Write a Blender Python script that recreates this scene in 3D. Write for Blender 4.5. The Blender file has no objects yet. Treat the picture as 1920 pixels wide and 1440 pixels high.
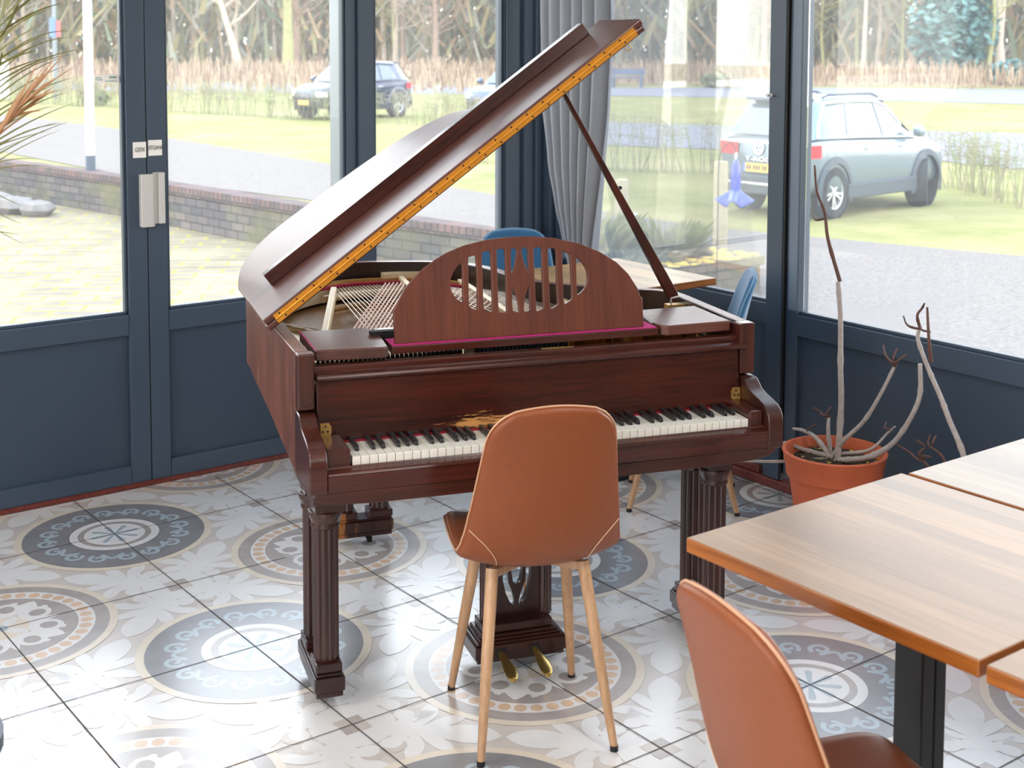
import bpy, bmesh, math, random
from mathutils import Vector, Matrix
from math import sin, cos, pi, radians as rad, sqrt, atan2, hypot
random.seed(7)
scene = bpy.context.scene
COL = scene.collection

# ------------------------------------------------------------------ helpers
def lin(c):
    def f(v):
        v = v/255.0
        return v/12.92 if v <= 0.04045 else ((v+0.055)/1.055)**2.4
    return (f(c[0]), f(c[1]), f(c[2]), 1.0)

MATS = {}
def mat(name, col, rough=0.5, metal=0.0, spec=0.5, coat=0.0, coat_rough=0.1, noise=0.0, nscale=8.0, sheen=0.0, stretch=(1, 1, 1), bump=0.0):
    """plain principled material with optional noise variation of its colour"""
    m = bpy.data.materials.new(name); m.use_nodes = True
    nt = m.node_tree; b = nt.nodes['Principled BSDF']
    b.inputs['Base Color'].default_value = lin(col)
    b.inputs['Roughness'].default_value = rough
    b.inputs['Metallic'].default_value = metal
    b.inputs['Specular IOR Level'].default_value = spec
    b.inputs['Coat Weight'].default_value = coat
    b.inputs['Coat Roughness'].default_value = coat_rough
    b.inputs['Sheen Weight'].default_value = sheen
    if noise > 0 or bump > 0:
        tc = nt.nodes.new('ShaderNodeTexCoord'); mp = nt.nodes.new('ShaderNodeMapping')
        mp.inputs['Scale'].default_value = stretch
        nz = nt.nodes.new('ShaderNodeTexNoise'); nz.inputs['Scale'].default_value = nscale
        nz.inputs['Detail'].default_value = 6; nz.inputs['Roughness'].default_value = 0.65
        nt.links.new(tc.outputs['Object'], mp.inputs[0]); nt.links.new(mp.outputs[0], nz.inputs['Vector'])
        if noise > 0:
            rp = nt.nodes.new('ShaderNodeValToRGB')
            a = lin(col)
            rp.color_ramp.elements[0].position = 0.28; rp.color_ramp.elements[1].position = 0.74
            rp.color_ramp.elements[0].color = tuple(max(0, v*(1-noise)) for v in a[:3])+(1,)
            rp.color_ramp.elements[1].color = tuple(min(1, v*(1+noise)) for v in a[:3])+(1,)
            nt.links.new(nz.outputs['Fac'], rp.inputs[0]); nt.links.new(rp.outputs[0], b.inputs['Base Color'])
        if bump > 0:
            bp = nt.nodes.new('ShaderNodeBump'); bp.inputs['Strength'].default_value = bump; bp.inputs['Distance'].default_value = 0.002
            nt.links.new(nz.outputs['Fac'], bp.inputs['Height']); nt.links.new(bp.outputs[0], b.inputs['Normal'])
    MATS[name] = m
    return m

def wood(name, dark, light, along='x', fine=90.0, rough=0.3, coat=0.25, worn=None, wear_lo=0.62, wear_scale=3.0, wear_box=None, broad=1.0):
    """grained wood: noise stretched along one axis; optional worn patches showing bare timber"""
    m = bpy.data.materials.new(name); m.use_nodes = True
    nt = m.node_tree; b = nt.nodes['Principled BSDF']; L = nt.links.new
    b.inputs['Roughness'].default_value = rough; b.inputs['Coat Weight'].default_value = coat; b.inputs['Coat Roughness'].default_value = 0.12
    tc = nt.nodes.new('ShaderNodeTexCoord'); mp = nt.nodes.new('ShaderNodeMapping')
    k = {'x': (0.045, 1, 1), 'y': (1, 0.045, 1), 'z': (1, 1, 0.045)}[along]
    mp.inputs['Scale'].default_value = k
    L(tc.outputs['Object'], mp.inputs[0])
    n1 = nt.nodes.new('ShaderNodeTexNoise'); n1.inputs['Scale'].default_value = fine; n1.inputs['Detail'].default_value = 8; n1.inputs['Roughness'].default_value = 0.7
    n1.inputs['Distortion'].default_value = 0.4
    L(mp.outputs[0], n1.inputs['Vector'])
    n2 = nt.nodes.new('ShaderNodeTexNoise'); n2.inputs['Scale'].default_value = fine*0.12*broad; n2.inputs['Detail'].default_value = 4
    mp2 = nt.nodes.new('ShaderNodeMapping'); mp2.inputs['Scale'].default_value = tuple(0.3 if v < 1 else 1 for v in k)
    L(tc.outputs['Object'], mp2.inputs[0]); L(mp2.outputs[0], n2.inputs['Vector'])
    mx = nt.nodes.new('ShaderNodeMath'); mx.operation = 'MULTIPLY_ADD'; mx.inputs[1].default_value = 0.6
    ad = nt.nodes.new('ShaderNodeMath'); ad.operation = 'MULTIPLY'; ad.inputs[1].default_value = 0.4
    L(n2.outputs['Fac'], ad.inputs[0]); L(n1.outputs['Fac'], mx.inputs[0]); L(ad.outputs[0], mx.inputs[2])
    rp = nt.nodes.new('ShaderNodeValToRGB')
    rp.color_ramp.elements[0].position = 0.36; rp.color_ramp.elements[0].color = lin(dark)
    rp.color_ramp.elements[1].position = 0.64; rp.color_ramp.elements[1].color = lin(light)
    L(mx.outputs[0], rp.inputs[0])
    out = rp.outputs[0]
    if worn:
        n3 = nt.nodes.new('ShaderNodeTexNoise'); n3.inputs['Scale'].default_value = wear_scale; n3.inputs['Detail'].default_value = 10; n3.inputs['Roughness'].default_value = 0.75
        mp3 = nt.nodes.new('ShaderNodeMapping'); mp3.inputs['Scale'].default_value = tuple(0.10 if v < 1 else 1 for v in k)
        L(tc.outputs['Object'], mp3.inputs[0]); L(mp3.outputs[0], n3.inputs['Vector'])
        src = n3.outputs['Fac']
        if wear_box:
            # distance falloff around a worn spot: centre and half sizes in object space
            sx = nt.nodes.new('ShaderNodeMapping'); sx.vector_type = 'POINT'
            cx, cy, cz, hx, hy, hz = wear_box
            sx.inputs['Location'].default_value = (-cx/hx, -cy/hy, -cz/hz); sx.inputs['Scale'].default_value = (1/hx, 1/hy, 1/hz)
            ln = nt.nodes.new('ShaderNodeVectorMath'); ln.operation = 'LENGTH'
            L(tc.outputs['Object'], sx.inputs[0]); L(sx.outputs[0], ln.inputs[0])
            mr = nt.nodes.new('ShaderNodeMapRange'); mr.inputs[1].default_value = 0.0; mr.inputs[2].default_value = 1.2; mr.inputs[3].default_value = 0.30; mr.inputs[4].default_value = -0.3
            L(ln.outputs['Value'], mr.inputs[0])
            am = nt.nodes.new('ShaderNodeMath'); am.operation = 'ADD'
            L(n3.outputs['Fac'], am.inputs[0]); L(mr.outputs[0], am.inputs[1]); src = am.outputs[0]
        r3 = nt.nodes.new('ShaderNodeValToRGB')
        r3.color_ramp.elements[0].position = wear_lo; r3.color_ramp.elements[0].color = (0, 0, 0, 1)
        r3.color_ramp.elements[1].position = min(1, wear_lo+0.05); r3.color_ramp.elements[1].color = (1, 1, 1, 1)
        L(src, r3.inputs[0])
        mixn = nt.nodes.new('ShaderNodeMixRGB'); mixn.inputs[2].default_value = lin(worn)
        L(r3.outputs[0], mixn.inputs[0]); L(out, mixn.inputs[1]); out = mixn.outputs[0]
    L(out, b.inputs['Base Color'])
    bp = nt.nodes.new('ShaderNodeBump'); bp.inputs['Strength'].default_value = 0.12; bp.inputs['Distance'].default_value = 0.001
    L(n1.outputs['Fac'], bp.inputs['Height']); L(bp.outputs[0], b.inputs['Normal'])
    MATS[name] = m
    return m

class MB:
    """collects geometry, then links it as ONE mesh object"""
    def __init__(s): s.v = []; s.f = []; s.m = []; s.mats = []
    def mi(s, m):
        if m not in s.mats: s.mats.append(m)
        return s.mats.index(m)
    def add(s, vs, fs, m):
        o = len(s.v); k = s.mi(m)
        s.v += [tuple(p) for p in vs]
        for f in fs: s.f.append([i+o for i in f]); s.m.append(k)
    def box(s, x0, x1, y0, y1, z0, z1, m):
        vs = [(x, y, z) for x in (x0, x1) for y in (y0, y1) for z in (z0, z1)]
        s.add(vs, [(0, 1, 3, 2), (4, 6, 7, 5), (0, 4, 5, 1), (2, 3, 7, 6), (0, 2, 6, 4), (1, 5, 7, 3)], m)
    def prism(s, pts, m, frame):
        """pts: 2D outline; frame(u,v,w): maps to 3D, extruded w 0..1"""
        n = len(pts)
        vs = [frame(u, v, 0) for u, v in pts]+[frame(u, v, 1) for u, v in pts]
        fs = [list(range(n))[::-1], list(range(n, 2*n))]+[(i, (i+1) % n, n+(i+1) % n, n+i) for i in range(n)]
        s.add(vs, fs, m)
    def tube(s, pts, rads, m, n=10, caps=True, closed=False):
        pts = [Vector(p) for p in pts]
        if not hasattr(rads, '__len__'): rads = [rads]*len(pts)
        N = len(pts); vs = []; prev = None
        for i, p in enumerate(pts):
            if closed: t = (pts[(i+1) % N]-pts[i-1])
            else: t = (pts[min(i+1, N-1)]-pts[max(i-1, 0)])
            if t.length < 1e-9: t = Vector((0, 0, 1))
            t.normalize()
            if prev is None:
                a = Vector((0, 0, 1)) if abs(t.z) < 0.9 else Vector((1, 0, 0))
                u = t.cross(a).normalized()
            else:
                u = (prev-t*prev.dot(t))
                u = u.normalized() if u.length > 1e-6 else t.orthogonal().normalized()
            prev = u; w = t.cross(u)
            for k in range(n):
                a = 2*pi*k/n
                vs.append(p+(u*cos(a)+w*sin(a))*rads[i])
        fs = []
        R = N if closed else N-1
        for i in range(R):
            for k in range(n):
                a = i*n+k; b2 = i*n+(k+1) % n; j = ((i+1) % N)*n
                fs.append((a, b2, j+(k+1) % n, j+k))
        if caps and not closed:
            fs.append(list(range(n))[::-1]); fs.append([(N-1)*n+k for k in range(n)])
        s.add(vs, fs, m)
    def lathe(s, prof, m, c=(0, 0, 0), n=32, axis='z', caps=True):
        vs = []; N = len(prof)
        for r, z in prof:
            for k in range(n):
                a = 2*pi*k/n
                p = (r*cos(a), r*sin(a), z) if axis == 'z' else ((z, r*cos(a), r*sin(a)) if axis == 'x' else (r*cos(a), z, r*sin(a)))
                vs.append((c[0]+p[0], c[1]+p[1], c[2]+p[2]))
        fs = [(i*n+k, i*n+(k+1) % n, (i+1)*n+(k+1) % n, (i+1)*n+k) for i in range(N-1) for k in range(n)]
        if caps and prof[0][0] > 1e-6: fs.append(list(range(n))[::-1])
        if caps and prof[-1][0] > 1e-6: fs.append([(N-1)*n+k for k in range(n)])
        s.add(vs, fs, m)
    def grid(s, fn, nu, nv, m, closeu=False):
        vs = [fn(i/(nu-1), j/(nv-1)) for i in range(nu) for j in range(nv)]
        fs = [(i*nv+j, (i+1)*nv+j, (i+1)*nv+j+1, i*nv+j+1) for i in range(nu-1) for j in range(nv-1)]
        s.add(vs, fs, m)
    def build(s, name, parent=None, smooth=None, bevel=0, seg=2, loc=None, rot=None, subsurf=0, solid=None):
        me = bpy.data.meshes.new(name)
        me.from_pydata(s.v, [], s.f)
        for m in s.mats: me.materials.append(m)
        me.polygons.foreach_set('material_index', s.m)
        bm = bmesh.new(); bm.from_mesh(me); bmesh.ops.remove_doubles(bm, verts=bm.verts, dist=1e-6) if s.merge else None
        bmesh.ops.recalc_face_normals(bm, faces=bm.faces) if s.recalc else None
        bm.to_mesh(me); bm.free()
        if smooth is not None:
            me.polygons.foreach_set('use_smooth', [True]*len(me.polygons))
            if smooth < 180: me.set_sharp_from_angle(angle=rad(smooth))
        me.update()
        o = bpy.data.objects.new(name, me); COL.objects.link(o)
        if parent is not None: o.parent = parent
        if loc is not None: o.location = loc
        if rot is not None: o.rotation_euler = rot
        if solid:
            md = o.modifiers.new('thick', 'SOLIDIFY'); md.thickness = solid; md.offset = 0
        if bevel > 0:
            md = o.modifiers.new('edge', 'BEVEL'); md.width = bevel; md.segments = seg; md.limit_method = 'ANGLE'; md.angle_limit = rad(40)
        if subsurf:
            md = o.modifiers.new('sub', 'SUBSURF'); md.levels = subsurf; md.render_levels = subsurf
        return o
    recalc = True
    merge = False

def tag(o, label=None, cat=None, group=None, kind=None):
    if label: o['label'] = label
    if cat: o['category'] = cat
    if group: o['group'] = group
    if kind: o['kind'] = kind
    return o

def empty(name, loc=(0, 0, 0), rz=0.0, label=None, cat=None, group=None, kind=None):
    o = bpy.data.objects.new(name, None); COL.objects.link(o)
    o.location = loc; o.rotation_euler = (0, 0, rz); o.empty_display_size = 0.1
    return tag(o, label, cat, group, kind)

def dup(root, loc, rz, label=None, group=None):
    r = root.copy(); COL.objects.link(r); r.location = loc; r.rotation_euler = (0, 0, rz)
    if label: r['label'] = label
    if group: r['group'] = group
    for ch in list(root.children):
        c = ch.copy(); COL.objects.link(c); c.parent = r
        for g in list(ch.children):
            d = g.copy(); COL.objects.link(d); d.parent = c
    return r

def catmull(pts, per=8, closed=False):
    P = [Vector(p) for p in pts]; n = len(P); out = []
    for i in range(n if closed else n-1):
        p0 = P[(i-1) % n] if closed or i > 0 else P[0]*2-P[1]
        p1 = P[i]; p2 = P[(i+1) % n]
        p3 = P[(i+2) % n] if closed or i+2 < n else P[n-1]*2-P[n-2]
        for k in range(per):
            t = k/per
            out.append(0.5*((2*p1)+(p2-p0)*t+(2*p0-5*p1+4*p2-p3)*t*t+(3*p1-p0-3*p2+p3)*t**3))
    if not closed: out.append(P[-1])
    return out

def panel(name, loops, thick, m, parent=None, bev=0.0, loc=None, rot=None):
    """flat panel with cut-outs: 2D loops filled even-odd and extruded; local XY plane, thickness along Z"""
    cu = bpy.data.curves.new('tmp', 'CURVE'); cu.dimensions = '2D'; cu.fill_mode = 'BOTH'
    cu.extrude = thick/2-bev; cu.bevel_depth = bev; cu.bevel_resolution = 1
    for lp in loops:
        sp = cu.splines.new('POLY'); sp.points.add(len(lp)-1); sp.use_cyclic_u = True
        for p, q in zip(sp.points, lp): p.co = (q[0], q[1], 0, 1)
    t = bpy.data.objects.new('tmp', cu); COL.objects.link(t)
    bpy.context.view_layer.update()
    me = bpy.data.meshes.new_from_object(t.evaluated_get(bpy.context.evaluated_depsgraph_get()))
    bpy.data.objects.remove(t); me.materials.clear(); me.materials.append(m); me.name = name
    me.polygons.foreach_set('material_index', [0]*len(me.polygons))
    o = bpy.data.objects.new(name, me); COL.objects.link(o)
    if parent is not None: o.parent = parent
    if loc is not None: o.location = loc
    if rot is not None: o.rotation_euler = rot
    return o

def text_mesh(name, body, size, m, parent=None, loc=(0, 0, 0), rot=(0, 0, 0), ext=0.0005, sx=1.0):
    cu = bpy.data.curves.new(name, 'FONT'); cu.body = body; cu.size = size; cu.extrude = ext
    cu.align_x = 'CENTER'; cu.align_y = 'CENTER'
    t = bpy.data.objects.new('tmp', cu); COL.objects.link(t); bpy.context.view_layer.update()
    me = bpy.data.meshes.new_from_object(t.evaluated_get(bpy.context.evaluated_depsgraph_get()))
    bpy.data.objects.remove(t); me.materials.clear(); me.materials.append(m); me.name = name
    o = bpy.data.objects.new(name, me); COL.objects.link(o)
    o.parent = parent; o.location = loc; o.rotation_euler = rot; o.scale = (sx, 1, 1)
    return o

# ------------------------------------------------------------------ camera
cam = bpy.data.cameras.new('camera'); camo = bpy.data.objects.new('camera', cam); COL.objects.link(camo)
cam.sensor_width = 36.0; cam.lens = 2539.2/1920*36.0; cam.shift_x = 0.0; cam.shift_y = (272.65-720)/1920
R_ = Vector((0.8002, -0.5998, 0.0032)); D_ = Vector((-0.0440, -0.0641, -0.9970)); F_ = Vector((0.5982, 0.7976, -0.0777))
U_ = -D_; B_ = -F_
camo.matrix_world = Matrix(((R_.x, U_.x, B_.x, -1.8184), (R_.y, U_.y, B_.y, -4.3523), (R_.z, U_.z, B_.z, 1.8926), (0, 0, 0, 1)))
cam.clip_end = 500
cam.dof.use_dof = True; cam.dof.focus_distance = 4.15; cam.dof.aperture_fstop = 6.0
scene.camera = camo

# ------------------------------------------------------------------ daylight
w = bpy.data.worlds.new('sky'); scene.world = w; w.use_nodes = True
nt = w.node_tree; bg = nt.nodes['Background']
tc = nt.nodes.new('ShaderNodeTexCoord'); sp = nt.nodes.new('ShaderNodeSeparateXYZ'); rp = nt.nodes.new('ShaderNodeValToRGB')
nt.links.new(tc.outputs['Generated'], sp.inputs[0]); nt.links.new(sp.outputs['Z'], rp.inputs[0]); nt.links.new(rp.outputs[0], bg.inputs[0])
e = rp.color_ramp.elements
e[0].position = 0.0; e[0].color = (1.0, 0.97, 0.92, 1); e[1].position = 1.0; e[1].color = (0.50, 0.66, 0.95, 1)
x = e.new(0.25); x.color = (0.95, 0.97, 1.0, 1)
bg.inputs[1].default_value = 3.3
sun = bpy.data.lights.new('sun', 'SUN'); suno = bpy.data.objects.new('sun', sun); COL.objects.link(suno)
sun.energy = 1.1; sun.angle = rad(12); sun.color = (1.0, 0.93, 0.82)
suno.rotation_euler = Vector((-0.62, 0.62, 0.62)).to_track_quat('Z', 'Y').to_euler()
scene.view_settings.view_transform = 'Standard'; scene.view_settings.look = 'None'
scene.view_settings.exposure = 0.88; scene.view_settings.gamma = 1.0
try: scene.view_settings.use_curve_mapping = False
except Exception: pass
cy = scene.cycles
cy.use_denoising = True; cy.max_bounces = 8; cy.diffuse_bounces = 4; cy.glossy_bounces = 4; cy.transparent_max_bounces = 24
cy.sample_clamp_indirect = 6.0
cy.caustics_reflective = False; cy.caustics_refractive = False
# ------------------------------------------------------------------ room materials
M_frame = mat('slate_paint', (60, 74, 90), rough=0.38, spec=0.5)
M_panel = mat('slate_panel', (54, 68, 84), rough=0.42)
M_frame_lt = mat('light_grey', (120, 128, 134), rough=0.35, metal=0.3)
M_black = mat('black_rubber', (14, 14, 16), rough=0.6)
M_red = mat('red_stone', (104, 44, 36), rough=0.35, noise=0.5, nscale=60)
M_ceil = mat('white_plaster', (232, 232, 230), rough=0.9)
M_white = mat('white_plastic', (236, 234, 230), rough=0.4)
M_alu = mat('satin_aluminium', (205, 203, 200), rough=0.35, metal=0.25)
M_ink = mat('dark_ink', (60, 60, 64), rough=0.6)

def glass_mat(name, tint=(0.97, 0.985, 0.98), k=1.0, haze=0.035):
    m = bpy.data.materials.new(name); m.use_nodes = True; nt = m.node_tree
    nt.nodes.remove(nt.nodes['Principled BSDF']); out = nt.nodes['Material Output']
    t = nt.nodes.new('ShaderNodeBsdfTransparent'); t.inputs[0].default_value = tint+(1,)
    g = nt.nodes.new('ShaderNodeBsdfGlossy'); g.inputs['Roughness'].default_value = 0.0
    f = nt.nodes.new('ShaderNodeFresnel'); f.inputs[0].default_value = 1.45
    mm = nt.nodes.new('ShaderNodeMath'); mm.operation = 'MULTIPLY'; mm.inputs[1].default_value = k
    mx = nt.nodes.new('ShaderNodeMixShader')
    nt.links.new(f.outputs[0], mm.inputs[0]); nt.links.new(mm.outputs[0], mx.inputs[0]); nt.links.new(t.outputs[0], mx.inputs[1]); nt.links.new(g.outputs[0], mx.inputs[2])
    tr = nt.nodes.new('ShaderNodeBsdfTranslucent'); tr.inputs[0].default_value = (0.95, 0.97, 1.0, 1)
    m2 = nt.nodes.new('ShaderNodeMixShader'); m2.inputs[0].default_value = haze  # translucent share stands in for veiling glare over the view outside
    nt.links.new(mx.outputs[0], m2.inputs[1]); nt.links.new(tr.outputs[0], m2.inputs[2]); nt.links.new(m2.outputs[0], out.inputs[0])
    return m
M_glass = glass_mat('window_glass', k=0.6)

# ------------------------------------------------------------------ floor: 60 cm tiles with printed medallions
T = 0.6
def tmat(name, col, n=0.10):
    return mat(name, col, rough=0.24, spec=0.9, coat=0.85, coat_rough=0.28, noise=n, nscale=7)
F_base = tmat('tile_base', (204, 195, 188), 0.07)
F_white = tmat('tile_white', (222, 220, 218), 0.05)
F_cream = tmat('tile_cream', (222, 209, 190), 0.08)
F_taupe = tmat('tile_taupe', (168, 159, 154), 0.16)
F_blue = tmat('tile_blue_grey', (132, 130, 132), 0.16)
F_sky = tmat('tile_pale_blue', (166, 180, 188), 0.08)
F_tan = tmat('tile_tan_dot', (214, 182, 152), 0.16)
F_curl = tmat('tile_curl', (200, 190, 182), 0.12)
F_check = tmat('tile_check', (176, 166, 160), 0.12)
F_grout = mat('grout', (70, 68, 66), rough=0.8)
FX0, FX1, FY0, FY1 = -4.2, 2.44, -7.2, 1.06
fl = MB(); fl.recalc = False; NL = [0]
def clip(poly):
    def cut(ps, ins, inter):
        r = []
        for i in range(len(ps)):
            a, b = ps[i-1], ps[i]
            ia, ib = ins(a), ins(b)
            if ib:
                if not ia: r.append(inter(a, b))
                r.append(b)
            elif ia: r.append(inter(a, b))
        return r
    for ax, lim, sg in ((0, FX0, 1), (0, FX1, -1), (1, FY0, 1), (1, FY1, -1)):
        if not poly: return poly
        def inter(a, b):
            t = (lim-a[ax])/(b[ax]-a[ax]); return (a[0]+(b[0]-a[0])*t, a[1]+(b[1]-a[1])*t)
        poly = cut(poly, lambda p: (p[ax]-lim)*sg >= 0, inter)
    return poly
def lay(poly, level, m):
    a = sum(poly[i-1][0]*poly[i][1]-poly[i][0]*poly[i-1][1] for i in range(len(poly)))
    if a < 0: poly = poly[::-1]
    poly = clip(poly)
    if len(poly) < 3: return
    NL[0] = (NL[0]+1) % 500
    fl.add([(p[0], p[1], level*0.00018+NL[0]*3e-7) for p in poly], [list(range(len(poly)))], m)
def ring(c, r0, r1, level, m, n=64):
    for k in range(n):
        a, b = 2*pi*k/n, 2*pi*(k+1)/n
        lay([(c[0]+r0*cos(a), c[1]+r0*sin(a)), (c[0]+r1*cos(a), c[1]+r1*sin(a)), (c[0]+r1*cos(b), c[1]+r1*sin(b)), (c[0]+r0*cos(b), c[1]+r0*sin(b))], level, m)
def disc(c, r, level, m, n=40, ex=1.0, ang=0.0):
    ps = []
    for k in range(n):
        a = 2*pi*k/n; u, v = r*cos(a)*ex, r*sin(a)
        ps.append((c[0]+u*cos(ang)-v*sin(ang), c[1]+u*sin(ang)+v*cos(ang)))
    lay(ps, level, m)
def leaf(c, ang, l, hw, level, m, pw=1.5, n=12, bend=0.0):
    L_, R2 = [], []
    for i in range(n+1):
        t = i/n; a = ang+bend*t
        u = l*t; h = hw*max(0, sin(pi*t**pw))**0.75
        cx, cy_ = c[0]+u*cos(a), c[1]+u*sin(a)
        L_.append((cx-h*sin(a), cy_+h*cos(a))); R2.append((cx+h*sin(a), cy_-h*cos(a)))
    lay(L_+R2[::-1][1:-1], level, m)
def strip(pts, wd, level, m):
    for i in range(len(pts)-1):
        a, b = Vector(pts[i]), Vector(pts[i+1]); d = (b-a)
        if d.length < 1e-6: continue
        n_ = Vector((-d.y, d.x)).normalized()
        w0 = wd[i]/2; w1 = wd[i+1]/2; e2 = d*0.08
        lay([tuple(a-n_*w0-e2), tuple(b-n_*w1+e2), tuple(b+n_*w1+e2), tuple(a+n_*w0-e2)], level, m)
lay([(FX0, FY0), (FX1, FY0), (FX1, FY1), (FX0, FY1)], 0, F_base)
for i in range(-3, 7):
    for j in range(-3, 5):
        c = (j*T, -i*T)
        if c[0] < -2 or c[0] > 2.9 or c[1] > 1.6 or c[1] < -3.8: continue
        if (i+j) % 2 == 0:                       # chequered corner with four palmettes
            disc(c, 0.20*T, 2, F_white, 28)
            for q in range(4):
                a = pi/4+q*pi/2; d = (cos(a), sin(a))
                disc((c[0]+d[0]*0.24*T, c[1]+d[1]*0.24*T), 0.070*T, 3, F_white, 24, 1.8, a)
                b = (c[0]+d[0]*0.28*T, c[1]+d[1]*0.28*T)
                leaf(b, a, 0.42*T, 0.082*T, 4, F_white, 1.55)
                for s in (-1, 1):
                    leaf(b, a+s*0.52, 0.29*T, 0.040*T, 4, F_white, 1.5, bend=s*0.12)
                    leaf(b, a+s*1.10, 0.27*T, 0.045*T, 4, F_white, 1.45, bend=s*0.30)
                    leaf((c[0]+d[0]*0.20*T, c[1]+d[1]*0.20*T), a+s*1.35, 0.24*T, 0.046*T, 4, F_white, 1.4, bend=-s*0.5)
                    p = (c[0]+0.255*T*cos(a+s*0.52), c[1]+0.255*T*sin(a+s*0.52))
                    q0 = (c[0]+0.265*T*cos(a+s*0.56), c[1]+0.265*T*sin(a+s*0.56))
                    arc = [(q0[0]+0.052*T*cos(a+s*(2.4-z*0.30)), q0[1]+0.052*T*sin(a+s*(2.4-z*0.30))) for z in range(11)]
                    disc(q0, 0.062*T, 4, F_white, 18)
                    strip(arc, [(0.010+0.030*sin(pi*z/10))*T for z in range(11)], 5, F_curl)
            for sx in (-1, 1):
                for sy in (-1, 1):
                    s_ = 0.068*T
                    lay([(c[0], c[1]), (c[0]+sx*s_, c[1]), (c[0]+sx*s_, c[1]+sy*s_), (c[0], c[1]+sy*s_)], 6, F_check if sx*sy > 0 else F_curl)
        elif i % 2:                              # blue-grey medallion with scrolls
            ring(c, 0.555*T, 0.605*T, 6, F_cream); disc(c, 0.56*T, 7, F_blue, 64)
            for k in range(8):
                a0 = 2*pi*k/8
                for s in (-1, 1):
                    ac = a0+s*0.20
                    cx, cy_ = c[0]+0.415*T*cos(ac), c[1]+0.415*T*sin(ac)
                    pts = []; wd = []
                    for q in range(26):
                        t = q/25; rr = (0.058-0.044*t)*T; aa = a0+pi+s*(0.9+t*2*pi*1.15)
                        pts.append((cx+rr*cos(aa), cy_+rr*sin(aa))); wd.append((0.026-0.004*t)*T)
                    strip(pts, wd, 8, F_sky)
                pts = [(c[0]+(0.385-0.03*cos(2*pi*q/10))*T*cos(a0+0.2+q/10*(2*pi/8-0.4)), c[1]+(0.385-0.03*cos(2*pi*q/10))*T*sin(a0+0.2+q/10*(2*pi/8-0.4))) for q in range(11)]
                strip(pts, [0.024*T]*11, 8, F_sky)
            disc(c, 0.275*T, 9, F_white, 56); ring(c, 0.187*T, 0.226*T, 10, F_taupe)
            for k in range(8):
                a = pi/4*k
                u = (cos(a), sin(a)); n_ = (-u[1], u[0]); h = 0.019*T
                ps = [(c[0]-n_[0]*h*0.4, c[1]-n_[1]*h*0.4)]+[(c[0]+u[0]*(0.135*T+h*sin(q))+n_[0]*-h*cos(q), c[1]+u[1]*(0.135*T+h*sin(q))+n_[1]*-h*cos(q)) for q in [pi*z/6 for z in range(7)]]+[(c[0]+n_[0]*h*0.4, c[1]+n_[1]*h*0.4)]
                lay(ps, 11, F_sky)
        else:                                    # taupe medallion with dotted ring and fleurs
            ring(c, 0.555*T, 0.605*T, 6, F_cream); disc(c, 0.562*T, 7, F_taupe, 64)
            ring(c, 0.398*T, 0.486*T, 8, F_white)
            for k in range(36):
                a = 2*pi*k/36
                disc((c[0]+0.441*T*cos(a), c[1]+0.441*T*sin(a)), 0.031*T, 9, F_tan, 14, 1.08, a)
            disc(c, 0.165*T, 8, F_cream, 32)
            for k in range(4):
                a = pi/4+k*pi/2
                leaf((c[0]+0.17*T*cos(a), c[1]+0.17*T*sin(a)), a, 0.195*T, 0.066*T, 9, F_white, 0.75)
                for s in (-1, 1):
                    disc((c[0]+0.232*T*cos(a+s*0.36), c[1]+0.232*T*sin(a+s*0.36)), 0.080*T, 9, F_white, 26, 1.15, a+s*0.36)
                    disc((c[0]+0.245*T*cos(a+s*0.38), c[1]+0.245*T*sin(a+s*0.38)), 0.043*T, 11, F_taupe, 20, 1.1, a+s*0.4)
                    leaf((c[0]+0.30*T*cos(a+s*0.34), c[1]+0.30*T*sin(a+s*0.34)), a-s*0.4, 0.05*T, 0.02*T, 10, F_white, 0.9)
                leaf((c[0]+0.10*T*cos(a+pi/4), c[1]+0.10*T*sin(a+pi/4)), a+pi/4, 0.22*T, 0.030*T, 10, F_white, 0.9)
            for k in range(8):
                leaf(c, pi/4*k, 0.16*T, 0.034*T, 10, F_white if k % 2 else F_cream, 1.2)
            disc(c, 0.04*T, 12, F_sky, 20)
for i in range(-12, 13):
    y = -i*T
    lay([(FX0, y-0.0016), (FX1, y-0.0016), (FX1, y+0.0016), (FX0, y+0.0016)], 14, F_grout)
    x_ = i*T
    lay([(x_-0.0019, FY0), (x_+0.0019, FY0), (x_+0.0019, FY1), (x_-0.0019, FY1)], 14, F_grout)
fl.box(FX0, 2.62, FY0, 1.25, -0.12, -0.002, F_grout)
floor = fl.build('floor'); tag(floor, kind='structure')

ce = MB(); ce.box(FX0, 2.7, FY0, 1.35, 3.05, 3.2, M_ceil)
tag(ce.build('ceiling'), kind='structure')

M_wallp = mat('warm_wall', (120, 108, 98), rough=0.9)
m = MB(); m.box(FX0, 2.7, FY0-0.2, FY0, -0.1, 3.05, M_wallp); tag(m.build('wall_back'), kind='structure')
m = MB(); m.box(FX0-0.2, FX0, FY0, 1.35, -0.1, 0.75, M_wallp); m.box(FX0-0.2, FX0, FY0, 1.35, 2.72, 3.05, M_wallp)
for y in (FY0, -5.0, -3.0, -1.0, 1.05): m.box(FX0-0.2, FX0, y, y+0.25, 0.75, 2.72, M_wallp)
tag(m.build('wall_left'), kind='structure')
m = MB(); m.box(2.44, 2.7, FY0, -4.2, -0.1, 3.05, M_wallp); tag(m.build('wall_right'), kind='structure')
m = MB(); m.box(FX0, -1.26, 1.07, 1.3, -0.1, 3.05, M_wallp); tag(m.build('wall_front'), kind='structure')
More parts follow.
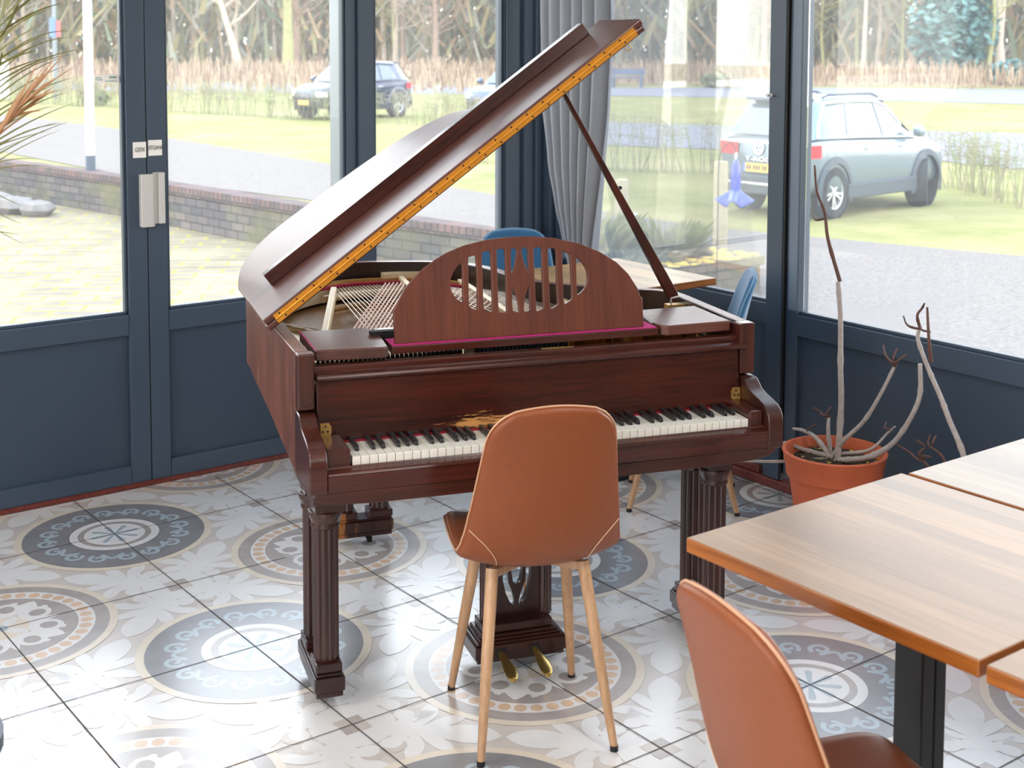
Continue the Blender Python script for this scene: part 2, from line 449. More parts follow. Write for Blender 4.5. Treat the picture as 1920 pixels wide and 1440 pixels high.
# added fill lights below the ceiling, brightening the interior
for k, (x, y) in enumerate(((-2.6, -5.6), (-0.2, -5.6), (-2.6, -3.2), (0.6, -3.6), (-2.4, -0.9))):
    ld = bpy.data.lights.new('fill_light', 'AREA'); lo_ = bpy.data.objects.new('fill_light', ld); COL.objects.link(lo_)
    ld.shape = 'DISK'; ld.size = 0.5; ld.energy = 17; ld.color = (1.0, 0.97, 0.93); lo_.location = (x, y, 3.03)
# ------------------------------------------------------------------ glazed walls
YL = 1.07; XR = 2.45; HT = 2.98
def leaf_left(name, x0, x1, gx0, gx1, px0, px1, kind='structure'):
    """one door leaf / window bay of the wall along x"""
    root = empty(name, (x0, YL, 0), kind=kind)
    def sh(mb):
        mb.v = [(a-x0, b-YL, c) for a, b, c in mb.v]; return mb
    m = MB()
    for a, b in ((x0, gx0), (gx1, x1)):
        if b-a > 0.004: m.box(a+0.002, b-0.002, YL, YL+0.07, 0.02, HT, M_frame)
    m.box(gx0, gx1, YL, YL+0.07, 0.655, 0.742, M_frame); m.box(gx0, gx1, YL, YL+0.07, 0.02, 0.097, M_frame)
    m.box(gx0, gx1, YL, YL+0.07, 2.72, HT, M_frame)
    m.box(gx0, gx1, YL+0.012, YL+0.04, 0.742, 0.756, M_frame)
    m.box(gx0, gx0+0.012, YL+0.012, YL+0.04, 0.742, 2.72, M_frame); m.box(gx1-0.012, gx1, YL+0.012, YL+0.04, 0.742, 2.72, M_frame)
    sh(m).build('frame', root, bevel=0.003)
    m = MB(); m.box(gx0, gx1, YL+0.022, YL+0.055, 0.097, 0.655, M_panel); sh(m).build('lower_panel', root)
    m = MB(); m.box(gx0+0.001, gx1-0.001, YL+0.030, YL+0.036, 0.745, 2.72, M_glass); sh(m).build('glass_pane', root)
    return root
door1 = leaf_left('door_1', -1.25, 0.3405, -1.16, 0.2528, 0, 0)
door2 = leaf_left('door_2', 0.3415, 1.352, 0.4294, 1.2968, 0, 0)
win1 = leaf_left('window_1', 1.436, 2.205, 1.450, 2.200, 0, 0)
# mullion between the doors and the fixed window, deeper than the leaves
m = MB(); m.box(1.353, 1.435, YL-0.02, YL+0.10, 0, HT, M_frame); m.box(1.30, 1.352, YL+0.071, YL+0.16, 0, HT, M_frame_lt); tag(m.build('trim_1', bevel=0.003), kind='structure')  # outer box is lighter, painting in the lit side of the post
# corner post, stepped profile
m = MB()
m.box(2.207, 2.30, YL-0.01, YL+0.09, 0, HT, M_frame); m.box(2.30, 2.36, YL-0.035, YL+0.09, 0, HT, M_panel); m.box(2.36, 2.405, YL-0.055, YL+0.09, 0, HT, M_frame)
m.box(2.405, 2.56, 0.955, YL+0.09, 0, HT, M_panel); m.box(2.435, 2.56, 0.90, 0.955, 0, HT, M_frame)
tag(m.build('trim_2', bevel=0.004), kind='structure')
# red threshold strips
m = MB(); m.box(-2.0, 2.40, YL-0.008, YL+0.05, 0.0025, 0.022, M_red); tag(m.build('baseboard_left'), kind='structure')
m = MB(); m.box(XR-0.022, XR+0.05, -4.2, 0.95, 0.0025, 0.042, M_red); m.box(XR-0.006, XR+0.05, -0.44, 0.95, 0.042, 0.075, M_red); tag(m.build('baseboard_right', bevel=0.004), kind='structure')
def bay_right(name, y0, y1, gy0, gy1, zs, glx=0.035):
    """window bay of the wall along y; y0 > y1"""
    root = empty(name, (XR, y0, 0), kind='structure')
    def sh(mb):
        mb.v = [(a-XR, b-y0, c) for a, b, c in mb.v]; return mb
    m = MB()
    m.box(XR, XR+0.07, gy0, y0, 0.076, HT, M_frame) if y0-gy0 > 0.004 else None
    m.box(XR, XR+0.07, y1, gy1, 0.076, HT, M_frame) if gy1-y1 > 0.004 else None
    m.box(XR, XR+0.07, gy1, gy0, zs-0.088, zs, M_frame); m.box(XR, XR+0.07, gy1, gy0, 0.076, 0.12, M_frame); m.box(XR, XR+0.07, gy1, gy0, 2.72, HT, M_frame)
    m.box(XR+0.012, XR+0.035, gy1, gy0, zs, zs+0.014, M_frame)
    sh(m).build('frame', root, bevel=0.003)
    m = MB(); m.box(XR+0.022, XR+0.055, gy1, gy0, 0.12, zs-0.088, M_panel); sh(m).build('lower_panel', root)
    m = MB(); m.box(XR+glx, XR+glx+0.006, gy1+0.001, gy0-0.001, zs, 2.72, M_glass); sh(m).build('glass_pane', root)
    return root
win2 = bay_right('window_2', 0.898, -0.466, 0.895, -0.464, 0.785)
m = MB(); m.box(XR-0.012, XR+0.09, -0.555, -0.468, 0.0425, HT, M_frame); m.box(XR-0.012, XR+0.09, -0.568, -0.558, 0.0425, HT, M_black)
m.box(XR-0.002, XR+0.02, -0.560, -0.553, 0.76, HT, M_black)
post = m.build('trim_3', bevel=0.003); tag(post, kind='structure')
win3 = bay_right('window_3', -0.57, -4.2, -0.632, -4.12, 0.760)
M_frame_bl = mat('pale_slate', (112, 126, 142), rough=0.4)
m = MB(); m.box(XR-0.001, XR+0.034, -0.631, -0.580, 0.775, 2.72, M_frame_bl); m.v = [(a-XR, b+0.57, c) for a, b, c in m.v]; m.build('side_strip', win3, bevel=0.004)  # paler strip between the post and the glass
m = MB(); m.box(XR+0.001, XR+0.008, -0.577, -0.571, 0.77, 2.7, M_white); m.v = [(a-XR, b+0.57, c) for a, b, c in m.v]; m.build('seal_strip', win3)

# door furniture and small signs
def door_sign(name, x0, z0, txt, label, wd, hd):
    m = MB(); m.box(0, wd, -0.003, 0, 0, hd, M_white)
    o = m.build(name, loc=(x0, YL-0.0005, z0), bevel=0.001); tag(o, label, 'sign')
    text_mesh('lettering', txt, 0.0265, M_ink, o, (wd/2, -0.0036, hd/2), (rad(90), 0, 0), 0.0004, 0.62)
door_sign('door_sign', 0.2815, 1.398, 'GEEN', 'small square white sign reading GEEN on the dark door stile', 0.057, 0.066)
door_sign('door_sign', 0.3480, 1.404, 'UITGANG', 'small square white sign reading UITGANG on the dark door stile', 0.060, 0.066)
m = MB()
m.box(0, 0.052, -0.03, 0, 0, 0.222, M_alu); m.box(0.052, 0.062, -0.022, 0, 0, 0.222, M_alu)
h = m.build('door_lock_cover', door1, loc=(0.304+1.25, 0, 1.108), bevel=0.003)
m = MB(); m.box(0, 0.018, -0.018, 0, 0, 0.216, M_alu); m.box(0.018, 0.045, -0.032, 0, 0, 0.216, M_alu)
h = m.build('door_lock_cover', door2, loc=(0.362-0.3415, 0, 1.119), bevel=0.003)
# sticker on the glass of the left door
M_green = mat('print_green', (40, 130, 110), rough=0.6)
m = MB(); m.box(0, 0.105, -0.001, 0, 0, 0.032, M_white)
st = m.build('glass_sticker', loc=(0.1365, YL+0.0295, 1.712)); tag(st, 'pale rectangular sticker with green print on the left door glass', 'sticker')
m = MB()
for x0, x1, z in ((0.005, 0.030, 0.020), (0.005, 0.034, 0.012), (0.045, 0.095, 0.006)): m.box(x0, x1, -0.0016, -0.001, z-0.0012, z+0.0012, M_green)
for k in range(4): m.tube([(0.062+0.008*k, -0.0014, 0.018), (0.066+0.008*k, -0.0014, 0.026-0.003*(k % 2)), (0.070+0.008*k, -0.0014, 0.020)], 0.0016, M_green, 6)
m.build('print', st)
# small screw hook on the post
m = MB(); m.lathe([(0.008, 0), (0.008, 0.004), (0.003, 0.006), (0.003, 0.018), (0.006, 0.020), (0.006, 0.026), (0, 0.028)], M_alu, n=12, axis='x')
m.v = [(-a, b, c) for a, b, c in m.v]
o = m.build('wall_hook', loc=(XR-0.0125, -0.482, 1.665), smooth=40); tag(o, 'tiny metal knob screwed to the dark window post', 'hook')
# ------------------------------------------------------------------ grand piano
W_case = wood('mahogany_dark', (38, 15, 11), (78, 33, 24), 'x', 70, rough=0.26, coat=0.35)
W_casez = wood('mahogany_upright', (40, 17, 12), (82, 36, 26), 'z', 70, rough=0.28, coat=0.3)
W_side = wood('mahogany_scuffed_lit', (66, 30, 20), (116, 66, 48), 'z', 60, rough=0.36, coat=0.12, worn=(170, 122, 96), wear_lo=0.60, wear_scale=26)  # scuffed wood, with the light from the left put into its base tone
W_desk = wood('mahogany_desk', (62, 27, 18), (92, 46, 30), 'z', 80, rough=0.38, coat=0.1)
W_lid = wood('mahogany_lid', (62, 32, 26), (102, 60, 50), 'x', 60, rough=0.38, coat=0.12)
W_fall = wood('mahogany_fallboard', (32, 12, 9), (72, 29, 20), 'x', 75, rough=0.25, coat=0.25, worn=(186, 132, 76), wear_lo=0.66, wear_scale=120, wear_box=(-0.19, 0.152, 0.785, 0.30, 0.3, 0.085))
W_keybed = wood('mahogany_keybed', (32, 13, 10), (74, 34, 24), 'x', 75, rough=0.32, coat=0.2, worn=(168, 104, 60), wear_lo=0.71, wear_scale=40)
W_leg = wood('mahogany_leg', (26, 12, 10), (70, 34, 26), 'z', 90, rough=0.3, coat=0.25)
W_foot = wood('mahogany_worn_foot', (24, 10, 9), (62, 30, 24), 'x', 80, rough=0.35, coat=0.2, worn=(170, 112, 52), wear_lo=0.66, wear_scale=9)
W_inner = wood('dark_inner_rim', (26, 13, 9), (56, 32, 22), 'z', 50, rough=0.35, coat=0.15)
M_brass = mat('brass', (232, 158, 56), rough=0.34, metal=0.55, noise=0.12, nscale=30)
M_brass_d = mat('old_brass', (182, 146, 84), rough=0.35, metal=0.6, noise=0.25, nscale=50)
M_gold = mat('gold_paint', (196, 152, 82), rough=0.38, metal=0.55, noise=0.12, nscale=14)
M_goldlt = mat('pale_gold_paint', (222, 200, 164), rough=0.4, metal=0.2, noise=0.06, nscale=14)
W_board = wood('spruce_board', (150, 106, 60), (190, 146, 92), 'y', 60, rough=0.5, coat=0.1)
M_string = mat('steel_string', (190, 176, 160), rough=0.35, metal=0.9)
M_copper = mat('copper_string', (176, 138, 122), rough=0.4, metal=0.85)
M_felt = mat('crimson_felt', (150, 28, 52), rough=0.95)
M_pink = mat('magenta_felt', (176, 34, 110), rough=0.95, noise=0.12, nscale=60)
M_ivory = mat('ivory', (226, 222, 212), rough=0.22, spec=0.5, noise=0.03, nscale=20)
M_ebony = mat('ebony', (22, 22, 24), rough=0.35)
M_pin = mat('blued_steel', (60, 62, 66), rough=0.4, metal=0.8)
M_damp = mat('damper_blue', (54, 68, 84), rough=0.6)
M_steel = mat('bright_steel', (210, 210, 212), rough=0.3, metal=0.9)

M_tanfelt = mat('tan_felt', (128, 108, 84), rough=0.9, noise=0.15, nscale=60)
TH = rad(-18.3)
piano = empty('grand_piano', (0.5579, -1.4166, 0.0), TH, 'dark reddish-brown grand piano with raised lid and pierced music desk', 'piano')
XL_, XR_ = -0.722, 0.697
def zb(y): return min(0.785, 0.645+0.137*max(0, y))
inner = catmull([(-0.684, 0.19, 0), (-0.690, 0.6, 0), (-0.700, 0.98, 0), (-0.696, 1.12, 0), (-0.66, 1.28, 0), (-0.585, 1.43, 0), (-0.47, 1.545, 0), (-0.34, 1.61, 0), (-0.228, 1.630, 0), (-0.095, 1.603, 0), (0.05, 1.553, 0), (0.136, 1.490, 0), (0.181, 1.41, 0), (0.212, 1.32, 0), (0.236, 1.197, 0), (0.286, 1.035, 0), (0.36, 0.938, 0), (0.45, 0.862, 0), (0.578, 0.772, 0), (0.640, 0.725, 0), (0.660, 0.66, 0), (0.660, 0.5, 0), (0.656, 0.19, 0)], 5)
outer = []
for i, p in enumerate(inner):
    d = (inner[min(i+1, len(inner)-1)]-inner[max(i-1, 0)]).normalized()
    outer.append(p+Vector((-d.y, d.x, 0))*0.038)
m = MB(); n = len(inner)
vs = []
for i in range(n):
    a, b = inner[i], outer[i]
    vs += [(a.x, a.y, 1.022), (b.x, b.y, 1.022), (b.x, b.y, zb(b.y)), (a.x, a.y, zb(a.y))]
m.add(vs, [(4*i, 4*i+1, 4*i+5, 4*i+4) for i in range(n-1)], W_side)
m.add(vs, [(4*i+1, 4*i+2, 4*i+6, 4*i+5) for i in range(n-1)], W_side)
m.add(vs, [(4*i, 4*i+4, 4*i+7, 4*i+3) for i in range(n-1)], W_inner)
m.add(vs, [(4*i+3, 4*i+7, 4*i+6, 4*i+2) for i in range(n-1)]+[(0, 3, 2, 1), (4*n-4, 4*n-3, 4*n-2, 4*n-1)], W_side)
m.merge = True
rim = m.build('rim', piano, smooth=45, bevel=0.003)
# thin bead along the bottom of the straight side
# bottom board and soundboard
m = MB()
m.add([(p.x, p.y, 0.80) for p in inner], [list(range(n))], W_inner); m.build('bottom_board', piano)
m = MB(); m.add([(p.x, p.y, 0.885) for p in inner if p.y > 0.44], [list(range(sum(1 for p in inner if p.y > 0.44)))], W_board)
board = m.build('soundboard', piano)
# cast frame: perimeter band, struts, front web, hitch rail
m = MB(); inn2 = []
for i, p in enumerate(inner):
    d = (inner[min(i+1, n-1)]-inner[max(i-1, 0)]).normalized(); inn2.append(p-Vector((-d.y, d.x, 0))*(0.05+0.04*(p.y > 1.3)))
ks = [i for i in range(n) if inner[i].y > 0.45]
for a, b in zip(ks[:-1], ks[1:]):
    A, B, C2, D2 = inner[a], inner[b], inn2[b], inn2[a]
    m.add([(A.x, A.y, 0.935), (B.x, B.y, 0.935), (C2.x, C2.y, 0.945), (D2.x, D2.y, 0.945), (D2.x, D2.y, 0.90), (C2.x, C2.y, 0.90)], [(0, 1, 2, 3), (3, 2, 5, 4)], M_goldlt)
m.box(-0.66, 0.65, 0.445, 0.56, 0.905, 0.925, M_gold)
m.prism([(-0.66, 0.55), (-0.43, 0.55), (-0.52, 0.74), (-0.66, 0.98)], M_goldlt, lambda u, v, w: (u, v, 0.90+0.028*w))
frame = m.build('iron_frame', piano, bevel=0.003)
def bar(a, b, wd, z0, z1, mm):
    m = MB(); a, b = Vector(a), Vector(b); d = (b-a).normalized(); q = Vector((-d.y, d.x))*wd/2
    m.prism([tuple(a-q), tuple(b-q), tuple(b+q), tuple(a+q)], mm, lambda u, v, w: (u, v, z0+(z1-z0)*w)); m.build('strut', frame, bevel=0.004)
for a, b in (((-0.564, 0.60), (-0.375, 1.40)), ((-0.16, 0.56), (-0.08, 1.56)), ((0.10, 0.56), (0.12, 1.42)), ((0.36, 0.56), (0.36, 0.93))): bar(a, b, 0.022, 0.93, 0.975, M_goldlt)
for k in range(3):
    m = MB()
    pts = catmull([(-0.66+0.03*k, 0.98-0.04*k, 0.93), (-0.60+0.02*k, 0.90-0.05*k, 0.935), (-0.53+0.02*k, 0.80-0.06*k, 0.935), (-0.49+0.02*k, 0.66-0.05*k, 0.93)], 6)
    m.tube(pts, 0.011, M_goldlt, 8); m.build('cast_rib', frame, smooth=60)
m = MB()
hr = catmull([(-0.42, 1.50, 0.95), (-0.30, 1.555, 0.95), (-0.17, 1.56, 0.95), (-0.05, 1.535, 0.95), (0.05, 1.47, 0.95), (0.12, 1.38, 0.95)], 6)
for i in range(len(hr)-1):
    a, b = hr[i], hr[i+1]
    m.add([(a.x, a.y, 0.90), (b.x, b.y, 0.90), (b.x, b.y, 0.966), (a.x, a.y, 0.966), (a.x, a.y+0.03, 0.966), (b.x, b.y+0.03, 0.966)], [(0, 1, 2, 3), (3, 2, 5, 4)], M_gold)
m.box(-0.15, 0.04, 1.555, 1.60, 0.966, 0.985, M_goldlt)
m.build('hitch_rail', frame)
m = MB(); m.tube([(p.x, p.y-0.035, 0.955) for p in hr], 0.008, M_felt, 8); m.build('felt_strip', frame, smooth=60)
m = MB(); m.tube([(p.x, p.y-0.13, 0.935) for p in hr], 0.014, M_goldlt, 8); m.tube([(p.x-0.01, p.y-0.30, 0.93) for p in hr], 0.012, W_board, 8); m.build('bridge', frame, smooth=60)
# strings
for k in range(46):
    f = k/45; x0 = -0.40+0.90*f; x1 = -0.36+0.60*f
    y1 = 1.52-0.02*f if x1 < 0.02 else max(0.85, 1.50-1.3*(x1-0.02)) if x1 < 0.5 else 0.78
    if x1 > 0.2: y1 = min(y1, 1.30-1.35*(x1-0.2))
    m = MB(); m.tube([(x0, 0.50, 0.945), (x1, max(0.7, y1), 0.952)], 0.0014, M_string, 5, caps=False); m.build('treble_string', frame)
for k in range(24):
    f = k/23; m = MB()
    m.tube([(-0.52+0.34*f, 0.50+0.02*f, 0.968), (-0.17+0.34*f, 1.43-0.05*f if f < 0.35 else 1.43-0.55*(f-0.32), 0.972)], 0.0031-0.0012*f, M_copper, 6, caps=False); m.build('bass_string', frame)
# pin block, tuning pins, dampers, compartments below the music shelf
m = MB(); m.box(-0.672, 0.648, 0.19, 0.445, 0.86, 0.925, M_gold); m.box(-0.672, -0.18, 0.30, 0.43, 0.925, 0.929, M_tanfelt)
m.box(-0.672, 0.648, 0.18, 0.30, 0.80, 0.905, M_black)
pin_block = m.build('pin_block', piano)
m = MB(); m.tube([(0, 0, 0.928), (0, -0.003, 0.962)], 0.0032, M_pin, 6); pin = m.build('tuning_pin', pin_block); first = True
for r in range(3):
    for k in range(33):
        if not first: pin = pin.copy(); COL.objects.link(pin)
        first = False; pin.location = (-0.645+0.0140*k+0.004*r, 0.325+0.028*r, 0)
m = MB(); m.box(-0.005, 0.005, 0.345, 0.40, 0.928, 0.962, M_damp); dm = m.build('damper', pin_block, bevel=0.003)
for k in range(24):
    if k: dm = dm.copy(); COL.objects.link(dm)
    dm.location = (-0.160+0.0135*k, 0, 0)
for x in (0.165, 0.27, 0.40, 0.53):
    m = MB(); m.prism([(0.33, 0.925), (0.43, 0.925), (0.43, 0.972), (0.36, 0.972)], M_brass, lambda u, v, w, x=x: (x+0.012*w+0.04*(u-0.33), u, v)); m.build('divider', pin_block)
m = MB(); m.box(0.15, 0.64, 0.425, 0.44, 0.925, 0.975, M_gold)
m.build('back_rail', pin_block)
for k in range(12):
    m = MB(); m.tube([(0.30+0.026*k, 0.335, 0.935), (0.30+0.026*k, 0.335, 0.958), (0.306+0.026*k, 0.33, 0.966), (0.312+0.026*k, 0.328, 0.962)], 0.0016, M_steel, 5); m.build('wire_hook', pin_block)
m = MB(); m.box(-0.18, -0.155, 0.33, 0.36, 0.928, 0.965, M_steel); m.build('bracket', pin_block)

# arms and scrolled cheeks at both ends of the keyboard
cheek_prof = [(0.150, 0.858), (0.128, 0.857), (0.113, 0.846), (0.094, 0.831), (0.066, 0.822), (0.030, 0.815), (-0.002, 0.806), (-0.022, 0.795), (-0.034, 0.779), (-0.038, 0.755), (-0.038, 0.70), (-0.036, 0.682), (0.20, 0.682), (0.20, 0.858)]
for x0, x1, nm in ((XL_, -0.674, 0), (0.648, XR_, 1)):
    m = MB(); m.box(x0, x1, 0.147, 0.1895, 0.864, 1.0225, W_casez); m.box(x0+0.004, x1-0.002, 0.1895, 0.30, 0.70, 1.015, W_casez)
    arm = m.build('arm', piano, bevel=0.004)
    m = MB(); m.prism([(x0+0.004, 0.875), (x0+0.012, 0.867), (x1-0.012, 0.867), (x1-0.004, 0.875), (x1-0.004, 0.888), (x1-0.010, 0.880), ((x0+x1)/2, 0.872), (x0+0.010, 0.880), (x0+0.004, 0.888)], W_casez, lambda u, v, w: (u, 0.1475-0.004*w, v))
    m.build('arm_moulding', arm)
    m = MB(); m.prism(cheek_prof, W_keybed if nm else W_case, lambda u, v, w, x0=x0, x1=x1: (x0+(x1-x0)*w, u, v))
    m.build('cheek', piano, smooth=35, bevel=0.003)
# keybed with rounded ends, key slip with two beads
m = MB()
out = [(-0.708, 0.682), (-0.708, 0.672), (-0.700, 0.660), (-0.66, 0.650), (-0.55, 0.644), (0.5, 0.644), (0.60, 0.650), (0.655, 0.659), (0.676, 0.672), (0.676, 0.682)]
m.prism(out, W_keybed, lambda u, v, w: (u, -0.030+0.60*w, v))
m.build('keybed', piano, smooth=40, bevel=0.002)
m = MB()
sl = [(-0.034, 0.684), (-0.034, 0.727), (-0.038, 0.731), (-0.036, 0.736), (-0.028, 0.738), (-0.012, 0.742), (-0.009, 0.746), (-0.004, 0.746), (-0.002, 0.742), (-0.002, 0.684)]
m.prism(sl, W_case, lambda u, v, w: (-0.672+1.319*w, u, v)); m.build('key_slip', piano, smooth=30)
for x0, x1 in ((-0.672, -0.604), (0.602, 0.647)):
    m = MB(); m.box(x0, x1, -0.004, 0.150, 0.684, 0.790, W_case); m.build('key_block', piano, bevel=0.006, seg=3)
# keyboard: 50 naturals and 35 sharps
m = MB(); m.box(-0.602, 0.601, 0.0, 0.16, 0.690, 0.742, M_black); m.box(-0.602, 0.601, 0.136, 0.160, 0.742, 0.772, M_felt)
kb = m.build('keyboard', piano)
m = MB(); m.box(-0.0113, 0.0113, 0.0, 0.138, 0.743, 0.767, M_ivory)
wk = m.build('white_key', kb, bevel=0.0012); wk.location = (-0.588, 0, 0)
m = MB(); m.prism([(0.047, 0.767), (0.050, 0.777), (0.057, 0.7815), (0.139, 0.7835), (0.139, 0.767)], M_ebony, lambda u, v, w: (-0.0056+0.0112*w, u, v))
bk = m.build('black_key', kb, bevel=0.0016); first = True
for i in range(50):
    if i:
        o = wk.copy(); COL.objects.link(o); o.location = (-0.588+0.024*i, 0, 0)
    if i < 49 and i % 7 in (0, 2, 3, 5, 6):
        sh_ = {0: 0.0, 2: -0.002, 3: 0.002, 5: -0.003, 6: 0.0}[i % 7]
        o = bk if first else bk.copy()
        if not first: COL.objects.link(o)
        first = False; o.location = (-0.576+0.024*i+sh_, 0, 0)
# fallboard with bull-nosed top, ledge and two brass hinge plates
m = MB(); m.prism([(0.140, 0.772), (0.140, 0.784), (0.156, 0.945), (0.176, 0.945), (0.176, 0.772)], W_fall, lambda u, v, w: (-0.668+1.312*w, u, v))
fb = m.build('fallboard', piano, bevel=0.002)
m = MB(); m.prism([(0.165, 0.940), (0.146, 0.941), (0.139, 0.946), (0.137, 0.952), (0.139, 0.958), (0.146, 0.962), (0.168, 0.964), (0.168, 0.976), (0.172, 0.980), (0.200, 0.980), (0.200, 0.940)], W_case, lambda u, v, w: (-0.668+1.336*w if u < 0.167 else -0.672+1.318*w, u, v))
m.build('fallboard_rail', fb, smooth=35)
for x, s in ((-0.648, 1), (0.634, -1)):
    m = MB(); m.prism([(s*0.0-0.012, -0.019), (0.014, -0.019), (0.019, -0.008), (0.019, 0.008), (0.012, 0.019), (-0.012, 0.019)] if s > 0 else [(-0.019, -0.008), (-0.014, -0.019), (0.012, -0.019), (0.012, 0.019), (-0.012, 0.019), (-0.019, 0.008)], M_brass_d, lambda u, v, w, x=x: (x+u, 0.1375+0.004*(1-w)+0.099*(0.806+v-0.784), 0.806+v))
    for a, b in ((0.002, 0.010), (-0.006, -0.004), (0.008, -0.004)): m.lathe([(0.0032, 0), (0.0032, 0.0012), (0, 0.0012)], M_pin, (x+a*s, 0.1365+0.099*(0.022+b), 0.806+b), 10, axis='y')
    m.build('hinge_plate', fb)
m = MB(); m.prism([(0.05*cos(a*pi/8), 0.007*sin(a*pi/8)) for a in range(16)], M_brass_d, lambda u, v, w: (0.06+u, 0.186+v, 0.980+0.001*w)); m.build('oval_plate', fb)
# side flaps and music shelf with felt
def flap(name, pts):
    m = MB(); m.prism(pts, W_lid, lambda u, v, w: (u, v, 0.990+0.032*w)); return m.build(name, piano, bevel=0.004, seg=3)
flap('side_flap', [(-0.664, 0.190), (-0.472, 0.170), (-0.458, 0.178), (-0.444, 0.345), (-0.462, 0.445), (-0.664, 0.452)])
flap('side_flap', [(0.406, 0.205), (0.424, 0.190), (0.640, 0.200), (0.640, 0.452), (0.430, 0.440), (0.410, 0.36), (0.395, 0.25)])
m = MB(); m.box(-0.6645, -0.6615, 0.190, 0.452, 1.0221, 1.0226, M_pink); m.build('felt_line', piano)
m = MB(); m.box(-0.440, 0.394, 0.200, 0.460, 0.992, 1.0145, W_case)
shelf = m.build('music_shelf', piano, bevel=0.002)
m = MB(); m.box(-0.438, 0.392, 0.206, 0.30, 1.0146, 1.0165, M_pink); m.build('felt_pad', shelf)
m = MB(); m.box(-0.475, -0.38, 0.325, 0.35, 1.0, 1.034, M_black); m.build('shelf_stop', shelf)
m = MB(); m.lathe([(0.007, 1.0145), (0.007, 1.036), (0, 1.038)], M_black, (0.371, 0.30, 0), 10); m.build('shelf_stop', shelf)
DESK = [(-0.425, 0.001), (-0.426, 0.09), (-0.424, 0.095), (-0.412, 0.118), (-0.39, 0.155), (-0.361, 0.186), (-0.331, 0.211), (-0.299, 0.232), (-0.262, 0.252), (-0.208, 0.272), (-0.138, 0.286), (-0.065, 0.291), (0.0, 0.290), (0.073, 0.282), (0.158, 0.261), (0.222, 0.233), (0.275, 0.199), (0.311, 0.163), (0.34, 0.117), (0.347, 0.092), (0.354, 0.087), (0.354, 0.001)]
SLOTS = [[(-0.215, 0.22), (-0.219, 0.222), (-0.229, 0.217), (-0.244, 0.198), (-0.254, 0.177), (-0.256, 0.156), (-0.249, 0.134), (-0.235, 0.115), (-0.219, 0.105), (-0.216, 0.107), (-0.214, 0.2)], [(-0.197, 0.237), (-0.189, 0.241), (-0.177, 0.244), (-0.171, 0.237), (-0.17, 0.178), (-0.172, 0.086), (-0.177, 0.082), (-0.189, 0.085), (-0.199, 0.094), (-0.201, 0.111), (-0.199, 0.199)], [(-0.155, 0.244), (-0.145, 0.253), (-0.131, 0.255), (-0.125, 0.245), (-0.125, 0.137), (-0.127, 0.08), (-0.134, 0.073), (-0.149, 0.077), (-0.156, 0.089), (-0.156, 0.178)], [(-0.109, 0.252), (-0.104, 0.258), (-0.089, 0.259), (-0.081, 0.255), (-0.08, 0.193), (-0.082, 0.075), (-0.089, 0.069), (-0.101, 0.07), (-0.11, 0.079), (-0.11, 0.175)], [(-0.064, 0.252), (-0.058, 0.259), (-0.046, 0.258), (-0.043, 0.247), (-0.048, 0.219), (-0.056, 0.192), (-0.063, 0.179), (-0.066, 0.193)], [(-0.063, 0.151), (-0.058, 0.143), (-0.049, 0.115), (-0.044, 0.087), (-0.045, 0.068), (-0.058, 0.068), (-0.066, 0.076), (-0.066, 0.114)], [(-0.031, 0.246), (-0.028, 0.257), (-0.018, 0.261), (-0.009, 0.255), (-0.008, 0.233), (-0.01, 0.179), (-0.016, 0.19), (-0.026, 0.218)], [(-0.009, 0.149), (-0.019, 0.131), (-0.027, 0.105), (-0.031, 0.074), (-0.026, 0.067), (-0.015, 0.069), (-0.009, 0.075), (-0.008, 0.12)], [(0.007, 0.249), (0.012, 0.256), (0.027, 0.259), (0.036, 0.251), (0.035, 0.187), (0.035, 0.08), (0.029, 0.072), (0.016, 0.068), (0.008, 0.072), (0.007, 0.149)], [(0.053, 0.247), (0.058, 0.253), (0.071, 0.253), (0.082, 0.243), (0.08, 0.153), (0.081, 0.087), (0.075, 0.079), (0.061, 0.072), (0.053, 0.077), (0.052, 0.135)], [(0.098, 0.238), (0.107, 0.242), (0.123, 0.233), (0.127, 0.221), (0.127, 0.151), (0.127, 0.103), (0.122, 0.093), (0.104, 0.083), (0.097, 0.088), (0.097, 0.152)], [(0.143, 0.22), (0.149, 0.221), (0.164, 0.207), (0.176, 0.186), (0.18, 0.164), (0.178, 0.144), (0.169, 0.126), (0.155, 0.113), (0.144, 0.107), (0.141, 0.112), (0.141, 0.17)]]
W_deskp = wood('mahogany_desk_board', (76, 34, 23), (106, 54, 36), 'y', 85, rough=0.42, coat=0.08)
panel('music_desk', [DESK]+[[tuple(p[:2]) for p in catmull([(a, b, 0) for a, b in s], 3, True)] for s in SLOTS], 0.014, W_deskp, piano, 0.0015, (0, 0.229, 1.0165), (rad(90-8), 0, 0))

# lid, folded front leaf, lip batten, long brass hinge
lid = MB()
lo = [(0, 0), (0, 0.66), (0.02, 0.78), (0.055, 0.90), (0.12, 1.00), (0.22, 1.06), (0.38, 1.055), (0.56, 1.03), (0.69, 0.995), (0.82, 0.935), (0.92, 0.845), (0.98, 0.745), (1.015, 0.63), (1.065, 0.53), (1.15, 0.43), (1.28, 0.375), (1.40, 0.345), (1.47, 0.33), (1.506, 0.30), (1.506, 0)]
lo = [lo[0]]+[tuple(p[:2]) for p in catmull([(a, b, 0) for a, b in lo[1:-1]], 4)]+[lo[-1]]
lid.prism(lo, W_lid, lambda u, v, w: (u, v, 0.0205*w))
lido = lid.build('lid', piano, loc=(-0.752, 0.45, 1.026), rot=(0, rad(-36.7), 0), bevel=0.006, seg=3)
m = MB(); m.box(0.004, 1.511, 0.0, 0.340, 0.0208, 0.0415, W_lid); m.build('front_leaf', lido, bevel=0.005, seg=3)
